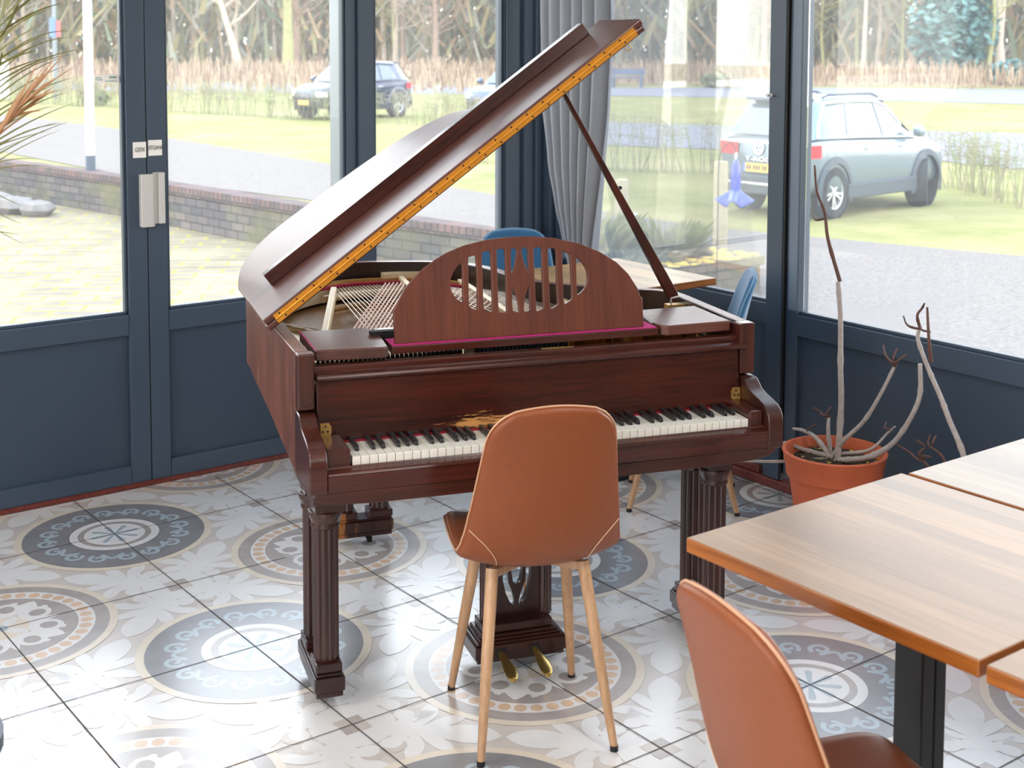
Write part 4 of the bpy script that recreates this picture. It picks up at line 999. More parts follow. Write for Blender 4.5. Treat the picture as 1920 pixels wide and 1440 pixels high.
Lv = [(pp(-60, 330), pp(112, 285), 14), (pp(-60, 322), pp(70, 275), 10), (pp(-55, 318), pp(46, 245), 8), (pp(-60, 300), pp(110, 212), 8), (pp(-70, 320), pp(40, 388), -4), (pp(-80, 345), pp(42, 425), -6), (pp(-80, 370), pp(41, 460), -6), (pp(-70, 300), pp(92, 232), 6), (pp(-80, 400), pp(30, 440), -6)]
frond([cr, pp(-110, 330), pp(-60, 320)], Lv, M_palm, 0.0022)
m = MB(); m.tube([(0, 0, 0.30), (0.01, -0.01, 0.8), (-0.02, 0.02, 1.2), tuple(cr)], [0.05, 0.045, 0.04, 0.02], M_palmd, 10); m.build('trunk', palm, smooth=60)
m = MB(); m.lathe([(0.13, 0), (0.18, 0.33), (0.19, 0.33), (0.19, 0.36), (0.175, 0.36), (0.17, 0.30), (0, 0.30)], M_panel, n=32); m.build('planter', palm, smooth=40)
# ------------------------------------------------------------------ outdoors
def ground_mat(name, c1, c2, c3, s1, s2, rough=0.95):
    m = bpy.data.materials.new(name); m.use_nodes = True; nt = m.node_tree; b = nt.nodes['Principled BSDF']; L = nt.links.new
    b.inputs['Roughness'].default_value = rough; b.inputs['Specular IOR Level'].default_value = 0.15
    tc = nt.nodes.new('ShaderNodeTexCoord')
    a = nt.nodes.new('ShaderNodeTexNoise'); a.inputs['Scale'].default_value = s1; a.inputs['Detail'].default_value = 8; a.inputs['Roughness'].default_value = 0.7
    c = nt.nodes.new('ShaderNodeTexNoise'); c.inputs['Scale'].default_value = s2; c.inputs['Detail'].default_value = 4
    L(tc.outputs['Object'], a.inputs['Vector']); L(tc.outputs['Object'], c.inputs['Vector'])
    r = nt.nodes.new('ShaderNodeValToRGB'); r.color_ramp.elements[0].color = lin(c1); r.color_ramp.elements[1].color = lin(c2)
    r.color_ramp.elements[0].position = 0.35; r.color_ramp.elements[1].position = 0.65
    L(a.outputs['Fac'], r.inputs[0])
    k = nt.nodes.new('ShaderNodeValToRGB'); k.color_ramp.elements[0].position = 0.50; k.color_ramp.elements[1].position = 0.68
    L(c.outputs['Fac'], k.inputs[0])
    mx = nt.nodes.new('ShaderNodeMixRGB'); mx.inputs[2].default_value = lin(c3); L(k.outputs[0], mx.inputs[0]); L(r.outputs[0], mx.inputs[1])
    L(mx.outputs[0], b.inputs['Base Color']); return m
G_grass = ground_mat('mossy_grass', (112, 112, 58), (138, 130, 82), (146, 136, 90), 1.3, 0.35)
G_road = ground_mat('pale_asphalt', (126, 121, 117), (138, 133, 129), (132, 127, 123), 9, 0.8)
G_gravel = ground_mat('grey_gravel', (98, 90, 83), (128, 119, 111), (112, 104, 97), 26, 0.9)
G_far = ground_mat('far_asphalt', (116, 114, 120), (130, 128, 134), (122, 120, 126), 3, 0.5)
G_leaf = ground_mat('leaf_litter', (132, 108, 84), (170, 146, 112), (150, 124, 96), 2.0, 0.6)
def brick_mat(name, c1, c2, cm, sx, sy, mortar=0.02, moss=None, rot=0.0, coord='Object', axes='xz'):
    m = bpy.data.materials.new(name); m.use_nodes = True; nt = m.node_tree; b = nt.nodes['Principled BSDF']; L = nt.links.new
    b.inputs['Roughness'].default_value = 0.9; b.inputs['Specular IOR Level'].default_value = 0.2
    tc = nt.nodes.new('ShaderNodeTexCoord'); sp_ = nt.nodes.new('ShaderNodeSeparateXYZ'); cb = nt.nodes.new('ShaderNodeCombineXYZ')
    L(tc.outputs[coord], sp_.inputs[0])
    L(sp_.outputs['XYZ'.index(axes[0].upper())], cb.inputs[0]); L(sp_.outputs['XYZ'.index(axes[1].upper())], cb.inputs[1])
    mp = nt.nodes.new('ShaderNodeMapping'); mp.inputs['Rotation'].default_value = (0, 0, rot); L(cb.outputs[0], mp.inputs[0])
    bk = nt.nodes.new('ShaderNodeTexBrick'); bk.inputs['Scale'].default_value = 1.0
    bk.inputs['Brick Width'].default_value = sx; bk.inputs['Row Height'].default_value = sy; bk.inputs['Mortar Size'].default_value = mortar; bk.inputs['Mortar Smooth'].default_value = 0.2
    bk.inputs['Color1'].default_value = lin(c1); bk.inputs['Color2'].default_value = lin(c2); bk.inputs['Mortar'].default_value = lin(cm); bk.inputs['Bias'].default_value = 0.0
    L(mp.outputs[0], bk.inputs['Vector'])
    nz = nt.nodes.new('ShaderNodeTexNoise'); nz.inputs['Scale'].default_value = 2.2; nz.inputs['Detail'].default_value = 6; L(tc.outputs[coord], nz.inputs['Vector'])
    mx = nt.nodes.new('ShaderNodeMixRGB'); mx.blend_type = 'MULTIPLY'; mx.inputs[0].default_value = 0.6
    rr = nt.nodes.new('ShaderNodeValToRGB'); rr.color_ramp.elements[0].position = 0.3; rr.color_ramp.elements[0].color = (0.45, 0.45, 0.45, 1); rr.color_ramp.elements[1].position = 0.7
    L(nz.outputs['Fac'], rr.inputs[0]); L(bk.outputs['Color'], mx.inputs[1]); L(rr.outputs[0], mx.inputs[2])
    out = mx.outputs[0]
    if moss:
        m2 = nt.nodes.new('ShaderNodeMixRGB'); m2.inputs[2].default_value = lin(moss)
        r2 = nt.nodes.new('ShaderNodeValToRGB'); r2.color_ramp.elements[0].position = 0.48; r2.color_ramp.elements[1].position = 0.75
        n2 = nt.nodes.new('ShaderNodeTexNoise'); n2.inputs['Scale'].default_value = 0.9; n2.inputs['Detail'].default_value = 5; L(tc.outputs[coord], n2.inputs['Vector'])
        L(n2.outputs['Fac'], r2.inputs[0]); L(r2.outputs[0], m2.inputs[0]); L(out, m2.inputs[1]); out = m2.outputs[0]
    L(out, b.inputs['Base Color']); return m
B_wall = brick_mat('mossy_brick', (108, 98, 92), (72, 70, 74), (48, 46, 44), 0.34, 0.13, 0.012, (98, 96, 62), axes='yz')
B_wall2 = brick_mat('mossy_brick_x', (134, 112, 98), (98, 86, 80), (66, 62, 58), 0.24, 0.085, 0.010, (124, 118, 84), axes='xz')
B_cope = brick_mat('coping_brick', (120, 92, 84), (84, 74, 74), (56, 52, 50), 0.12, 0.6, 0.012, None, axes='yz')
B_pave = brick_mat('terrace_brick', (120, 108, 95), (138, 126, 109), (160, 144, 62), 0.62, 0.30, 0.030, (132, 126, 96), rot=rad(32), axes='xy')

def poly_obj(name, pts, z, m, z0=None):
    mb = MB(); n = len(pts)
    mb.add([(x, y, z) for x, y in pts], [list(range(n))], m); mb.recalc = False
    a = sum(pts[i-1][0]*pts[i][1]-pts[i][0]*pts[i-1][1] for i in range(n))
    if a < 0: mb.f = [mb.f[0][::-1]]
    return tag(mb.build(name), kind='structure')
GZ = -0.5
PARK = [(17.6, 20.5), (19.6, 16.6), (21.5, 13.5), (20.5, 8.0), (18.4, 4.0), (30, 4.0), (32.0, 12.0), (27.5, 19.5), (23.5, 26.5)]
poly_obj('ground', [(2.56, 1.25), (2.56, -30), (220, -30), (220, 220), (-90, 220), (-90, 60), (0, 46), (5.0, 30), (8.15, 9.4), (8.0, 7.0), (5.0, 4.4)], GZ, G_grass)
mb = MB(); mb.box(-60, 9, 1.25, 60, -1.27, -1.17, B_pave); tag(mb.build('terrace'), kind='structure')
poly_obj('road', [(6.2, 70), (6.62, 25), (6.9, 19), (7.3, 16), (7.75, 13.6), (8.3, 9.4), (8.0, 7.0), (5.0, 4.4), (2.56, 1.25), (2.56, -25), (15, -25), (12.8, 0), (11.7, 4.2), (10.95, 6.5), (10.5, 8), (10.4, 11), (10.5, 15), (10.9, 18), (11.05, 26), (11.3, 31), (10.8, 39), (10.4, 70)], GZ+0.012, G_gravel)
poly_obj('far_road', [(8, 72), (18, 60), (36.6, 39.6), (41.4, 33.4), (44.7, 25.7), (52, 6), (74, 8), (58.7, 34.7), (51.2, 42), (43, 47), (24, 72), (12, 88)], GZ+0.015, G_far)
poly_obj('parking_lane', PARK, GZ+0.014, G_far)
poly_obj('woodland_floor', [(14, 96), (27, 76), (46, 52), (55, 44), (63, 35), (84, 4), (220, 4), (220, 219), (14, 219)], GZ+0.02, G_leaf)

# low brick wall along the terrace
wall_pts = [(3.6, 36.0), (5.2, 27.0), (6.1, 22.0), (6.70, 18.55), (7.35, 13.0), (7.75, 11.0), (8.15, 9.2)]
root = empty('garden_wall', (0, 0, 0), 0, 'low mossy brick wall bordering the terrace outside the doors', 'wall')
mb = MB(); mc = MB()
for a, b in zip(wall_pts[:-1], wall_pts[1:]):
    for mm, z0, z1, dx, m_ in ((mb, -1.17, -0.63, 0.0, B_wall), (mc, -0.63, -0.49, -0.03, B_cope)):
        vs = [(a[0]+dx, a[1], z0), (b[0]+dx, b[1], z0), (b[0]+0.34, b[1], z0), (a[0]+0.34, a[1], z0), (a[0]+dx, a[1], z1), (b[0]+dx, b[1], z1), (b[0]+0.34, b[1], z1), (a[0]+0.34, a[1], z1)]
        mm.add(vs, [(0, 1, 5, 4), (1, 2, 6, 5), (2, 3, 7, 6), (3, 0, 4, 7), (4, 5, 6, 7)], m_)
mb.build('brickwork', root); mc.build('coping', root)
M_stone = mat('grey_rubble', (112, 106, 100), rough=0.9, noise=0.3, nscale=3)
rub = []
random.seed(5)
for k in range(7):
    mb = MB(); r_ = random.uniform(0.25, 0.45)
    mb.lathe([(0, -0.5*r_), (0.7*r_, -0.35*r_), (r_, 0), (0.75*r_, 0.35*r_), (0.2*r_, 0.5*r_)], M_stone, n=9)
    mb.v = [(x*random.uniform(.85, 1.2), y*random.uniform(.9, 1.5), z*random.uniform(.8, 1.1)) for x, y, z in mb.v]
    o = mb.build('rubble_stone', loc=(4.1+0.25*k+random.uniform(-.1, .1), 22.6-0.55*k, -1.17+0.35*r_), smooth=30)
    tag(o, 'grey rubble stones lying at the foot of the terrace wall', 'stone', 'rubble stones by the terrace wall')

# raised brick planter, its plants, glass ornaments
root = empty('brick_planter', (5.8, 4.45, GZ), 0, 'raised brick planter with heather just outside the right window', 'planter')
mb = MB()
for x0, x1, y0, y1 in ((0, 1.94, 0, 0.26), (0, 1.94, 1.55, 1.81), (0, 0.26, 0.26, 1.55), (1.68, 1.94, 0.26, 1.55)): mb.box(x0, x1, y0, y1, -0.7 if x0 == 0 else 0.0, 0.265, B_wall2)
mb.build('brickwork', root)
mb = MB()
for x0, x1, y0, y1 in ((-0.02, 1.98, -0.03, 0.27), (-0.02, 1.98, 1.54, 1.84), (-0.02, 0.27, 0.27, 1.54), (1.67, 1.98, 0.27, 1.54)): mb.box(x0, x1, y0, y1, 0.266, 0.352, B_wall2)
mb.build('coping', root, bevel=0.01)
mb = MB(); mb.box(0.26, 1.68, 0.26, 1.55, 0.0, 0.27, M_soil); mb.build('soil', root)
M_heath = mat('heather_grey_green', (128, 132, 112), rough=0.9, noise=0.35, nscale=6); M_tuft = mat('tuft_green', (138, 140, 92), rough=0.9, noise=0.25, nscale=6); M_moss = mat('yellow_moss', (206, 178, 84), rough=0.95, noise=0.2, nscale=14)
def tuft(name, loc, r_, h, n, m_, label, cat, group=None, spread=0.8):
    mb = MB()
    for k in range(n):
        a = random.uniform(0, 2*pi); q = r_*sqrt(random.random()); x, y = q*cos(a), q*sin(a); d = random.uniform(0.2, spread)*h; l = h*random.uniform(0.6, 1.0); w_ = random.uniform(0.004, 0.010)
        b = random.uniform(0, 2*pi)
        mb.add([(x-w_*sin(b), y+w_*cos(b), 0), (x+w_*sin(b), y-w_*cos(b), 0), (x+d*cos(a)*0.5+w_*sin(b)*0.7, y+d*sin(a)*0.5-w_*cos(b)*0.7, l*0.7), (x+d*cos(a), y+d*sin(a), l)], [(0, 1, 2, 3)], m_)
    return tag(mb.build(name, loc=loc), label, cat, group)
zs = GZ+0.27
tuft('grass_tuft', (6.35, 5.35, zs), 0.22, 0.52, 420, M_tuft, 'tall grass tuft in the planter nearest the grey curtain', 'plant')
tuft('grass_tuft', (7.02, 4.98, zs), 0.14, 0.46, 260, M_tuft, 'tall grass tuft in the planter right of the red glass figure', 'plant')
for k, (x, y) in enumerate(((6.25, 4.85), (6.5, 5.1), (6.72, 5.0), (6.85, 5.4), (6.6, 5.6), (7.2, 5.2), (6.95, 5.75), (6.2, 5.6))):
    tuft('heather_clump', (x, y, zs), 0.20, 0.22, 380, M_heath, 'low grey-green heather clumps filling the brick planter', 'plant', 'heather in the planter', 1.6)
mb = MB()
for k in range(150):
    x = random.uniform(5.85, 7.7); y = random.choice((random.uniform(4.44, 4.72), random.uniform(6.0, 6.26))) ; s = random.uniform(0.02, 0.07)
    if random.random() < 0.35: x = random.uniform(7.48, 7.75); y = random.uniform(4.5, 6.2)
    mb.lathe([(s, 0), (s*0.8, s*0.25), (0, s*0.35)], M_moss, (x, y, GZ+0.352), 7)
tag(mb.build('moss'), 'yellow moss growing on the planter coping', 'moss', kind='stuff')
M_redg = mat('red_glass', (196, 60, 72), rough=0.12, coat=0.6, noise=0.3, nscale=9); M_lilac = mat('lilac_glass', (212, 184, 214), rough=0.12, coat=0.6, noise=0.3, nscale=9)
M_blueg = mat('cobalt_glass', (36, 66, 190), rough=0.1, coat=0.7, noise=0.35, nscale=7); M_clear = mat('milky_glass', (216, 224, 240), rough=0.1, coat=0.7, noise=0.1, nscale=7)
root = empty('glass_figure', (7.08, 5.50, zs-0.02), 0, 'red and lilac glass figure standing among the planter heather', 'ornament')
mb = MB(); mb.lathe([(0.015, 0.40), (0.035, 0.34), (0.05, 0.24), (0.055, 0.14)], M_redg, n=18); mb.build('body', root, smooth=50)
mb = MB(); mb.lathe([(0.056, 0.14), (0.085, 0.09), (0.105, 0.03), (0.10, 0.0)], M_lilac, n=18); mb.build('skirt', root, smooth=50)
mb = MB(); mb.lathe([(0, 0.40), (0.020, 0.405), (0.026, 0.425), (0.020, 0.445), (0, 0.45)], M_clear, n=14); mb.build('head', root, smooth=60)
root = empty('glass_ornament', (7.11, 4.40, GZ+0.012), 0, 'blue glass flower hanging from a thin curved rod outside the window', 'ornament')
mb = MB(); mb.tube(catmull([(0, 0, 0), (0.0, 0, 0.8), (0.01, 0, 1.30), (0.05, -0.06, 1.44), (0.085, -0.11, 1.42), (0.09, -0.125, 1.32)], 8), 0.006, M_pin, 6); mb.build('rod', root, smooth=60)
mb = MB(); mb.lathe([(0.012, 1.30), (0.035, 1.26), (0.045, 1.18), (0.048, 1.08), (0.042, 1.02)], M_blueg, (0.09, -0.13, 0), 16); mb.build('neck', root, smooth=60)
mb = MB()
def petal(a, b):
    r_ = 0.042+0.11*b; ang = 2*pi*a
    return (0.09+r_*cos(ang)*(1+0.25*b*cos(5*ang)), -0.13+r_*sin(ang)*(1+0.25*b*cos(5*ang)), 1.02-0.12*b+0.035*b*cos(5*ang))
mb.grid(petal, 60, 8, M_blueg); mb.build('bell', root, smooth=180, solid=0.006)
mb = MB(); mb.lathe([(0.010, 1.30), (0.016, 1.33), (0.010, 1.36), (0, 1.365)], M_clear, (0.09, -0.13, 0), 12); mb.build('finial', root, smooth=60)

# timber posts, flagpole, far posts, bench
M_post = mat('weathered_post', (172, 160, 128), rough=0.9, noise=0.15, nscale=6)
for (x, y, h, lb) in ((9.52, 8.45, 0.64, 'short weathered timber post across from the planter, left of the two'), (9.57, 6.77, 0.99, 'taller weathered timber post behind the blue glass flower')):
    mb = MB(); mb.lathe([(0.085, 0), (0.085, h-0.02), (0.07, h), (0, h)], M_post, n=18); tag(mb.build('timber_post', loc=(x, y, GZ), smooth=40), lb, 'post')
M_wht = mat('white_enamel', (240, 240, 240), rough=0.35)
root = empty('flagpole', (6.75, 19.82, GZ), 0, 'white flagpole with a dark sleeve at its foot outside the left door', 'flagpole')
mb = MB(); mb.lathe([(0.078, 0.2), (0.076, 3), (0.05, 8.5), (0, 8.5)], M_wht, n=20); mb.build('pole', root, smooth=40)
mb = MB(); mb.lathe([(0.086, 0), (0.086, 0.28), (0.08, 0.285)], M_panel, n=20); mb.build('sleeve', root, smooth=40)
M_sigb = mat('sign_blue', (96, 126, 190), rough=0.5); M_sigr = mat('sign_red', (190, 92, 90), rough=0.5)
root = empty('far_pole', (15.98, 49.64, GZ), 0, 'thin pale pole with a blue and red sign across the road', 'pole')
mb = MB(); mb.lathe([(0.09, 0), (0.08, 6.5), (0, 6.5)], M_frame_lt, n=12); mb.build('post', root, smooth=40)
mb = MB(); mb.box(-0.22, 0.0, -0.13, -0.10, 2.45, 3.2, M_sigb); mb.build('blue_sign', root)
mb = MB(); mb.box(0.02, 0.20, -0.15, -0.12, 2.45, 3.1, M_sigr); mb.build('red_sign', root)
for k, (x, y) in enumerate(((13.2, 51.0), (14.5, 51.5))):
    mb = MB(); mb.lathe([(0.22, 0), (0.22, 1.35), (0.15, 1.5), (0, 1.52)], M_wht, n=12); tag(mb.build('bollard', loc=(x, y, GZ), smooth=40), 'white bollards across the road behind the palm fronds', 'bollard', 'white bollards across the road')
M_bench = mat('blue_grey_bench', (92, 104, 124), rough=0.7)
root = empty('park_bench', (43.6, 46.6, GZ+0.015), rad(-50), 'blue-grey bench on the verge beyond the far road', 'bench')
mb = MB(); mb.box(-0.85, 0.85, -0.25, 0.25, 0.48, 0.54, M_bench); mb.build('seat', root)
mb = MB(); mb.box(-0.85, 0.85, 0.24, 0.30, 0.65, 0.95, M_bench); mb.build('backrest', root)
for x in (-0.7, 0.7):
    mb = MB(); mb.box(x-0.05, x+0.05, -0.22, 0.30, 0, 0.48, M_bench); mb.box(x-0.04, x+0.04, 0.24, 0.30, 0.48, 0.9, M_bench); mb.build('leg', root)

# ------------------------------------------------------------------ cars
M_tyre = mat('tyre', (34, 36, 40), rough=0.8); M_rim = mat('alloy', (204, 206, 210), rough=0.3, metal=0.6); M_clad = mat('grey_cladding', (62, 70, 78), rough=0.6)
M_cglass = mat('car_glass', (58, 74, 84), rough=0.06, spec=0.9, coat=1.0, coat_rough=0.02); M_chrome = mat('chrome', (226, 228, 230), rough=0.2, metal=0.7)
M_tail = mat('tail_red', (200, 36, 50), rough=0.2, coat=0.6); M_plate = mat('plate_yellow', (236, 184, 84), rough=0.5); M_plb = mat('plate_blue', (90, 120, 210), rough=0.5); M_head = mat('headlamp', (226, 230, 234), rough=0.1, coat=0.8)
def paint(name, c): return mat(name, c, rough=0.28, metal=0.35, coat=0.9, coat_rough=0.05)
def make_car(name, loc, rz, sc, pm, label, cat='car', L_=4.23, Hh=1.573, wb=2.59, suv=True, steer=0.0, plate_front=False):
    root = empty(name, loc, rz, label, cat); root.scale = sc
    k = L_/4.23; kh = Hh/1.573
    st = [(-2.10, .70, .46, .90), (-2.06, .82, .36, 1.00), (-1.95, .88, .30, 1.04), (-1.6, .905, .27, 1.06), (-0.6, .91, .24, 1.03), (0.4, .91, .24, 1.00), (1.0, .90, .25, .985), (1.5, .885, .27, .95), (1.85, .83, .30, .87), (2.03, .74, .34, .78), (2.11, .60, .42, .68)]
    mb = MB(); vs = []; np_ = 14
    for x, w_, zb_, zt in st:
        half = [(0, zb_), (w_*0.86, zb_), (w_*0.97, zb_+0.08), (w_, zb_+0.28), (w_*0.985, zt-0.14), (w_*0.955, zt-0.03), (w_*0.80, zt), (0, zt+0.025)]
        sec = half+[(-y, z) for y, z in half[-2:0:-1]]
        vs += [(x*k, y, z*kh) for y, z in sec]
    N = len(sec)
    mb.add(vs, [(N*i+j, N*i+(j+1) % N, N*i+N+(j+1) % N, N*i+N+j) for i in range(len(st)-1) for j in range(N)]+[list(range(N))[::-1], [N*(len(st)-1)+j for j in range(N)]], pm)
    body = mb.build('body', root, smooth=50, subsurf=1)
    gs = [(-2.02, .80, 1.02, .70, 1.03), (-1.80, .84, 1.03, .66, 1.27), (-1.58, .86, 1.03, .63, 1.50), (-1.40, .865, 1.03, .62, 1.545), (-0.7, .87, 1.02, .62, 1.573), (0.0, .87, 1.0, .61, 1.555), (0.40, .86, .99, .59, 1.48), (0.85, .84, .985, .60, 1.20), (1.15, .80, .97, .66, 1.00)]
    mb = MB(); vs = []
    for x, wb_, z0, wt, z1 in gs:
        vs += [(x*k, -wb_, z0*kh), (x*k, -wt-0.02, (z1-0.07)*kh if z1-z0 > .12 else (z0+z1)/2*kh), (x*k, -wt+0.10, z1*kh-0.01), (x*k, 0, z1*kh), (x*k, wt-0.10, z1*kh-0.01), (x*k, wt+0.02, (z1-0.07)*kh if z1-z0 > .12 else (z0+z1)/2*kh), (x*k, wb_, z0*kh)]
    mb.add(vs, [(7*i+j, 7*i+j+1, 7*i+8+j, 7*i+7+j) for i in range(len(gs)-1) for j in range(6)], pm)
    mb.build('roof', root, smooth=40)
    def ginter(x):
        for a, b in zip(gs[:-1], gs[1:]):
            if a[0] <= x <= b[0]:
                t = (x-a[0])/(b[0]-a[0]); return [u*(1-t)+v*t for u, v in zip(a, b)]
        return list(gs[-1])
    def side(x, f, s, o=0.012):
        _, wb_, z0, wt, z1 = ginter(x); zt = z1-0.075
        return (x*k, s*(wb_+(wt+0.02-wb_)*f+o), (z0+(zt-z0)*f)*kh)
    for s in (-1, 1):
        for xs in ((-1.32, -1.05, -0.62, -0.62, -1.2), (-0.54, 0.06), (0.14, 0.90)):
            if len(xs) == 5: pts = [(-1.34, 0.12), (-0.62, 0.07), (-0.62, 0.93), (-1.10, 0.90)]; 
            elif xs[0] < 0: pts = [(-0.56, 0.07), (0.10, 0.07), (0.10, 0.94), (-0.56, 0.94)]
            else: pts = [(0.18, 0.07), (0.92, 0.10), (0.62, 0.72), (0.36, 0.93), (0.18, 0.94)]
            if len(xs) == 5 and suv: continue
            if suv and xs[0] == -0.54: pts = [(-0.98, 0.10), (-0.06, 0.07), (-0.06, 0.94), (-0.80, 0.94)]
            if suv and xs[0] > 0: pts = [(0.0, 0.07), (0.92, 0.10), (0.62, 0.72), (0.36, 0.93), (0.0, 0.94)]
            mb = MB(); mb.add([side(x, f, s) for x, f in pts], [list(range(len(pts)))], M_cglass); mb.build('side_window', root)
        mb = MB(); line = [side(x, 1.0, s, 0.016) for x in (0.84, 0.62, 0.36, 0.0, -0.5, -1.0, -1.35)]+([side(-1.62, 0.55, s, 0.02), side(-1.75, 0.05, s, 0.02)] if suv else [])
        mb.tube(line, 0.022 if suv else 0.010, M_chrome if suv else pm, 6); mb.build('window_trim', root)
        mb = MB(); mb.lathe([(0, -0.09), (0.07, -0.07), (0.085, 0), (0.07, 0.07), (0, 0.09)], pm, (0.86*k, s*0.99, 1.06*kh), 10, axis='y'); mb.build('mirror', root, smooth=60)
        if suv:
            mb = MB(); mb.tube([(-1.25*k, s*0.56, 1.545*kh), (-1.1*k, s*0.56, 1.575*kh), (0.1*k, s*0.55, 1.575*kh), (0.28*k, s*0.55, 1.53*kh)], 0.018, M_clad, 6); mb.build('roof_rail', root)
        mb = MB(); mb.box(-1.0*k, 0.95*k, s*0.90-0.03, s*0.90+0.03, 0.24*kh, 0.44*kh, M_clad if suv else pm); mb.build('sill', root, bevel=0.02)
        for xx in (-0.42, 0.55):
            mb = MB(); mb.box(xx-0.09, xx+0.09, s*0.925-0.012, s*0.925+0.012, 0.86*kh, 0.885*kh, M_chrome); mb.build('door_handle', root, bevel=0.008)
        # tail light wraps round the corner
        mb = MB(); mb.prism([(-2.11, 0.42), (-2.115, 0.58), (-2.08, 0.78), (-1.98, 0.895), (-1.72, 0.915), (-1.80, 0.86), (-2.0, 0.80)] , M_tail, lambda u, v, w, s=s: (u*k, s*v, (0.80+0.16*w)*kh)); mb.build('tail_light', root)
    mb = MB()
    mb.add([(-2.035*k, -0.66, 1.07*kh), (-2.035*k, 0.66, 1.07*kh), (-1.66*k, 0.55, 1.455*kh), (-1.66*k, -0.55, 1.455*kh)], [(0, 1, 2, 3)], M_cglass); mb.build('rear_window', root)
    mb = MB(); mb.add([(1.13*k, -0.64, 1.03*kh), (1.13*k, 0.64, 1.03*kh), (0.46*k, 0.52, 1.475*kh), (0.46*k, -0.52, 1.475*kh)], [(0, 3, 2, 1)], M_cglass); mb.build('windscreen', root)
    mb = MB(); mb.box(-1.76*k, -1.46*k, -0.56, 0.56, 1.50*kh, 1.545*kh, M_panel if suv else pm); mb.build('spoiler', root, bevel=0.01)
    mb = MB(); mb.box(-2.16*k, -2.05*k, -0.78, 0.78, 0.30*kh, 0.56*kh, M_clad if suv else pm); mb.build('rear_bumper', root, bevel=0.03)
    mb = MB(); mb.box(-2.175*k, -2.155*k, -0.70, 0.70, 0.425*kh, 0.455*kh, M_chrome); mb.build('bumper_trim', root, bevel=0.006)
    xr = -2.155
    mb = MB(); mb.box(xr*k-0.02, xr*k, -0.26, 0.26, 0.595*kh, 0.705*kh, M_plate); mb.box(xr*k-0.0215, xr*k-0.02, 0.215, 0.26, 0.595*kh, 0.705*kh, M_plb); pl = mb.build('number_plate', root)
    if suv:
        for j, yy in enumerate((0.17, 0.12, 0.04, -0.01, -0.06, -0.14, -0.19)):
            mb = MB(); mb.box(xr*k-0.023, xr*k-0.02, yy-0.017, yy+0.017, 0.62*kh, 0.68*kh, M_ink); mb.build('plate_mark', pl)
        mb = MB(); n = 22
        mb.tube([(-2.118*k, 0.088*cos(2*pi*q/n), (0.905+0.084*sin(2*pi*q/n))*kh) for q in range(n)], 0.013, M_wht, 6, closed=True)
        mb.tube([(-2.12*k, y, z*kh) for y, z in ((-0.05, 0.965), (0.0, 0.915), (0.05, 0.965))], 0.011, M_wht, 6); mb.tube([(-2.12*k, y, z*kh) for y, z in ((-0.075, 0.93), (-0.035, 0.84), (0.0, 0.895), (0.035, 0.84), (0.075, 0.93))], 0.011, M_wht, 6)
        mb.build('emblem', root)
        text_mesh('lettering', 'T-ROC', 0.075, M_wht, root, (-2.128*k, 0.0, 0.755*kh), (rad(90), 0, rad(-90)), 0.004, 2.2)
    else:
        for s in (-1, 1):
            mb = MB(); mb.prism([(1.80, 0.84), (2.02, 0.74), (2.09, 0.58), (2.06, 0.50), (1.98, 0.62)], M_head, lambda u, v, w, s=s: (u*k, s*v*1.01, (0.62+0.14*w)*kh)); mb.build('headlight', root)
        mb = MB(); mb.box(2.08*k, 2.125*k, -0.5, 0.5, 0.46*kh, 0.58*kh, M_tyre); mb.build('grille', root)
        if plate_front:
            mb = MB(); mb.box(2.12*k, 2.14*k, -0.26, 0.26, 0.40*kh, 0.52*kh, M_plate); mb.build('front_plate', root)
    for xw in (-wb/2-0.03, wb/2-0.03):
        for s in (-1, 1):
            wr = 0.338; rz2 = steer if xw > 0 else 0
            mb = MB(); mb.lathe([(0.215, -0.10), (0.30, -0.11), (wr-0.01, -0.10), (wr, -0.06), (wr, 0.06), (wr-0.01, 0.10), (0.30, 0.11), (0.215, 0.10)], M_tyre, n=36, axis='y', caps=False)
            wh = mb.build('wheel', root, smooth=40, loc=(xw, s*0.80, wr*1.0), rot=(0, 0, rz2))
            mb = MB(); mb.lathe([(0.218, s*0.095), (0.205, s*0.085), (0.20, s*0.03)], M_rim, n=36, axis='y', caps=False); mb.lathe([(0.05, s*0.08), (0.045, s*0.09), (0, s*0.09)], M_rim, n=14, axis='y')
            for q in range(10):
                a = q*pi/5+(0.13 if q % 2 else -0.13); d = Vector((cos(a), 0, sin(a))); t = Vector((-sin(a), 0, cos(a)))*0.016
                p_, q_ = d*0.035+Vector((0, s*0.075, 0)), d*0.212+Vector((0, s*0.085, 0))
                mb.add([tuple(p_-t), tuple(p_+t), tuple(q_+t), tuple(q_-t)], [(0, 1, 2, 3)], M_rim)
            mb.lathe([(0.205, s*0.02), (0, s*0.02)], M_tyre, n=30, axis='y', caps=False)
            mb.build('rim', wh, smooth=40)
            mb = MB(); nn = 26
            def arch(a, b, s=s, xw=xw):
                th_ = pi*(-0.10+1.20*a); r_ = 0.375+0.085*b
                return (xw+r_*cos(th_), s*(0.90+0.022*(1-b)), (0.338+r_*sin(th_)))
            mb.grid(arch, nn, 3, M_clad if suv else pm); mb.build('wheel_arch', root, solid=0.02)
            mb = MB(); mb.lathe([(0.0, 0), (0.385, 0)], M_tyre, (xw, s*0.70, 0.36), 30, axis='y', caps=False); mb.lathe([(0.385, -0.0), (0.385, s*0.20)], M_tyre, (xw, s*0.70, 0.36), 30, axis='y', caps=False); mb.build('wheel_well', root)
    return root
P_grey = paint('slate_grey_paint', (104, 118, 128)); P_dark = paint('dark_blue_paint', (34, 42, 66)); P_dark2 = paint('steel_blue_paint', (58, 72, 104))
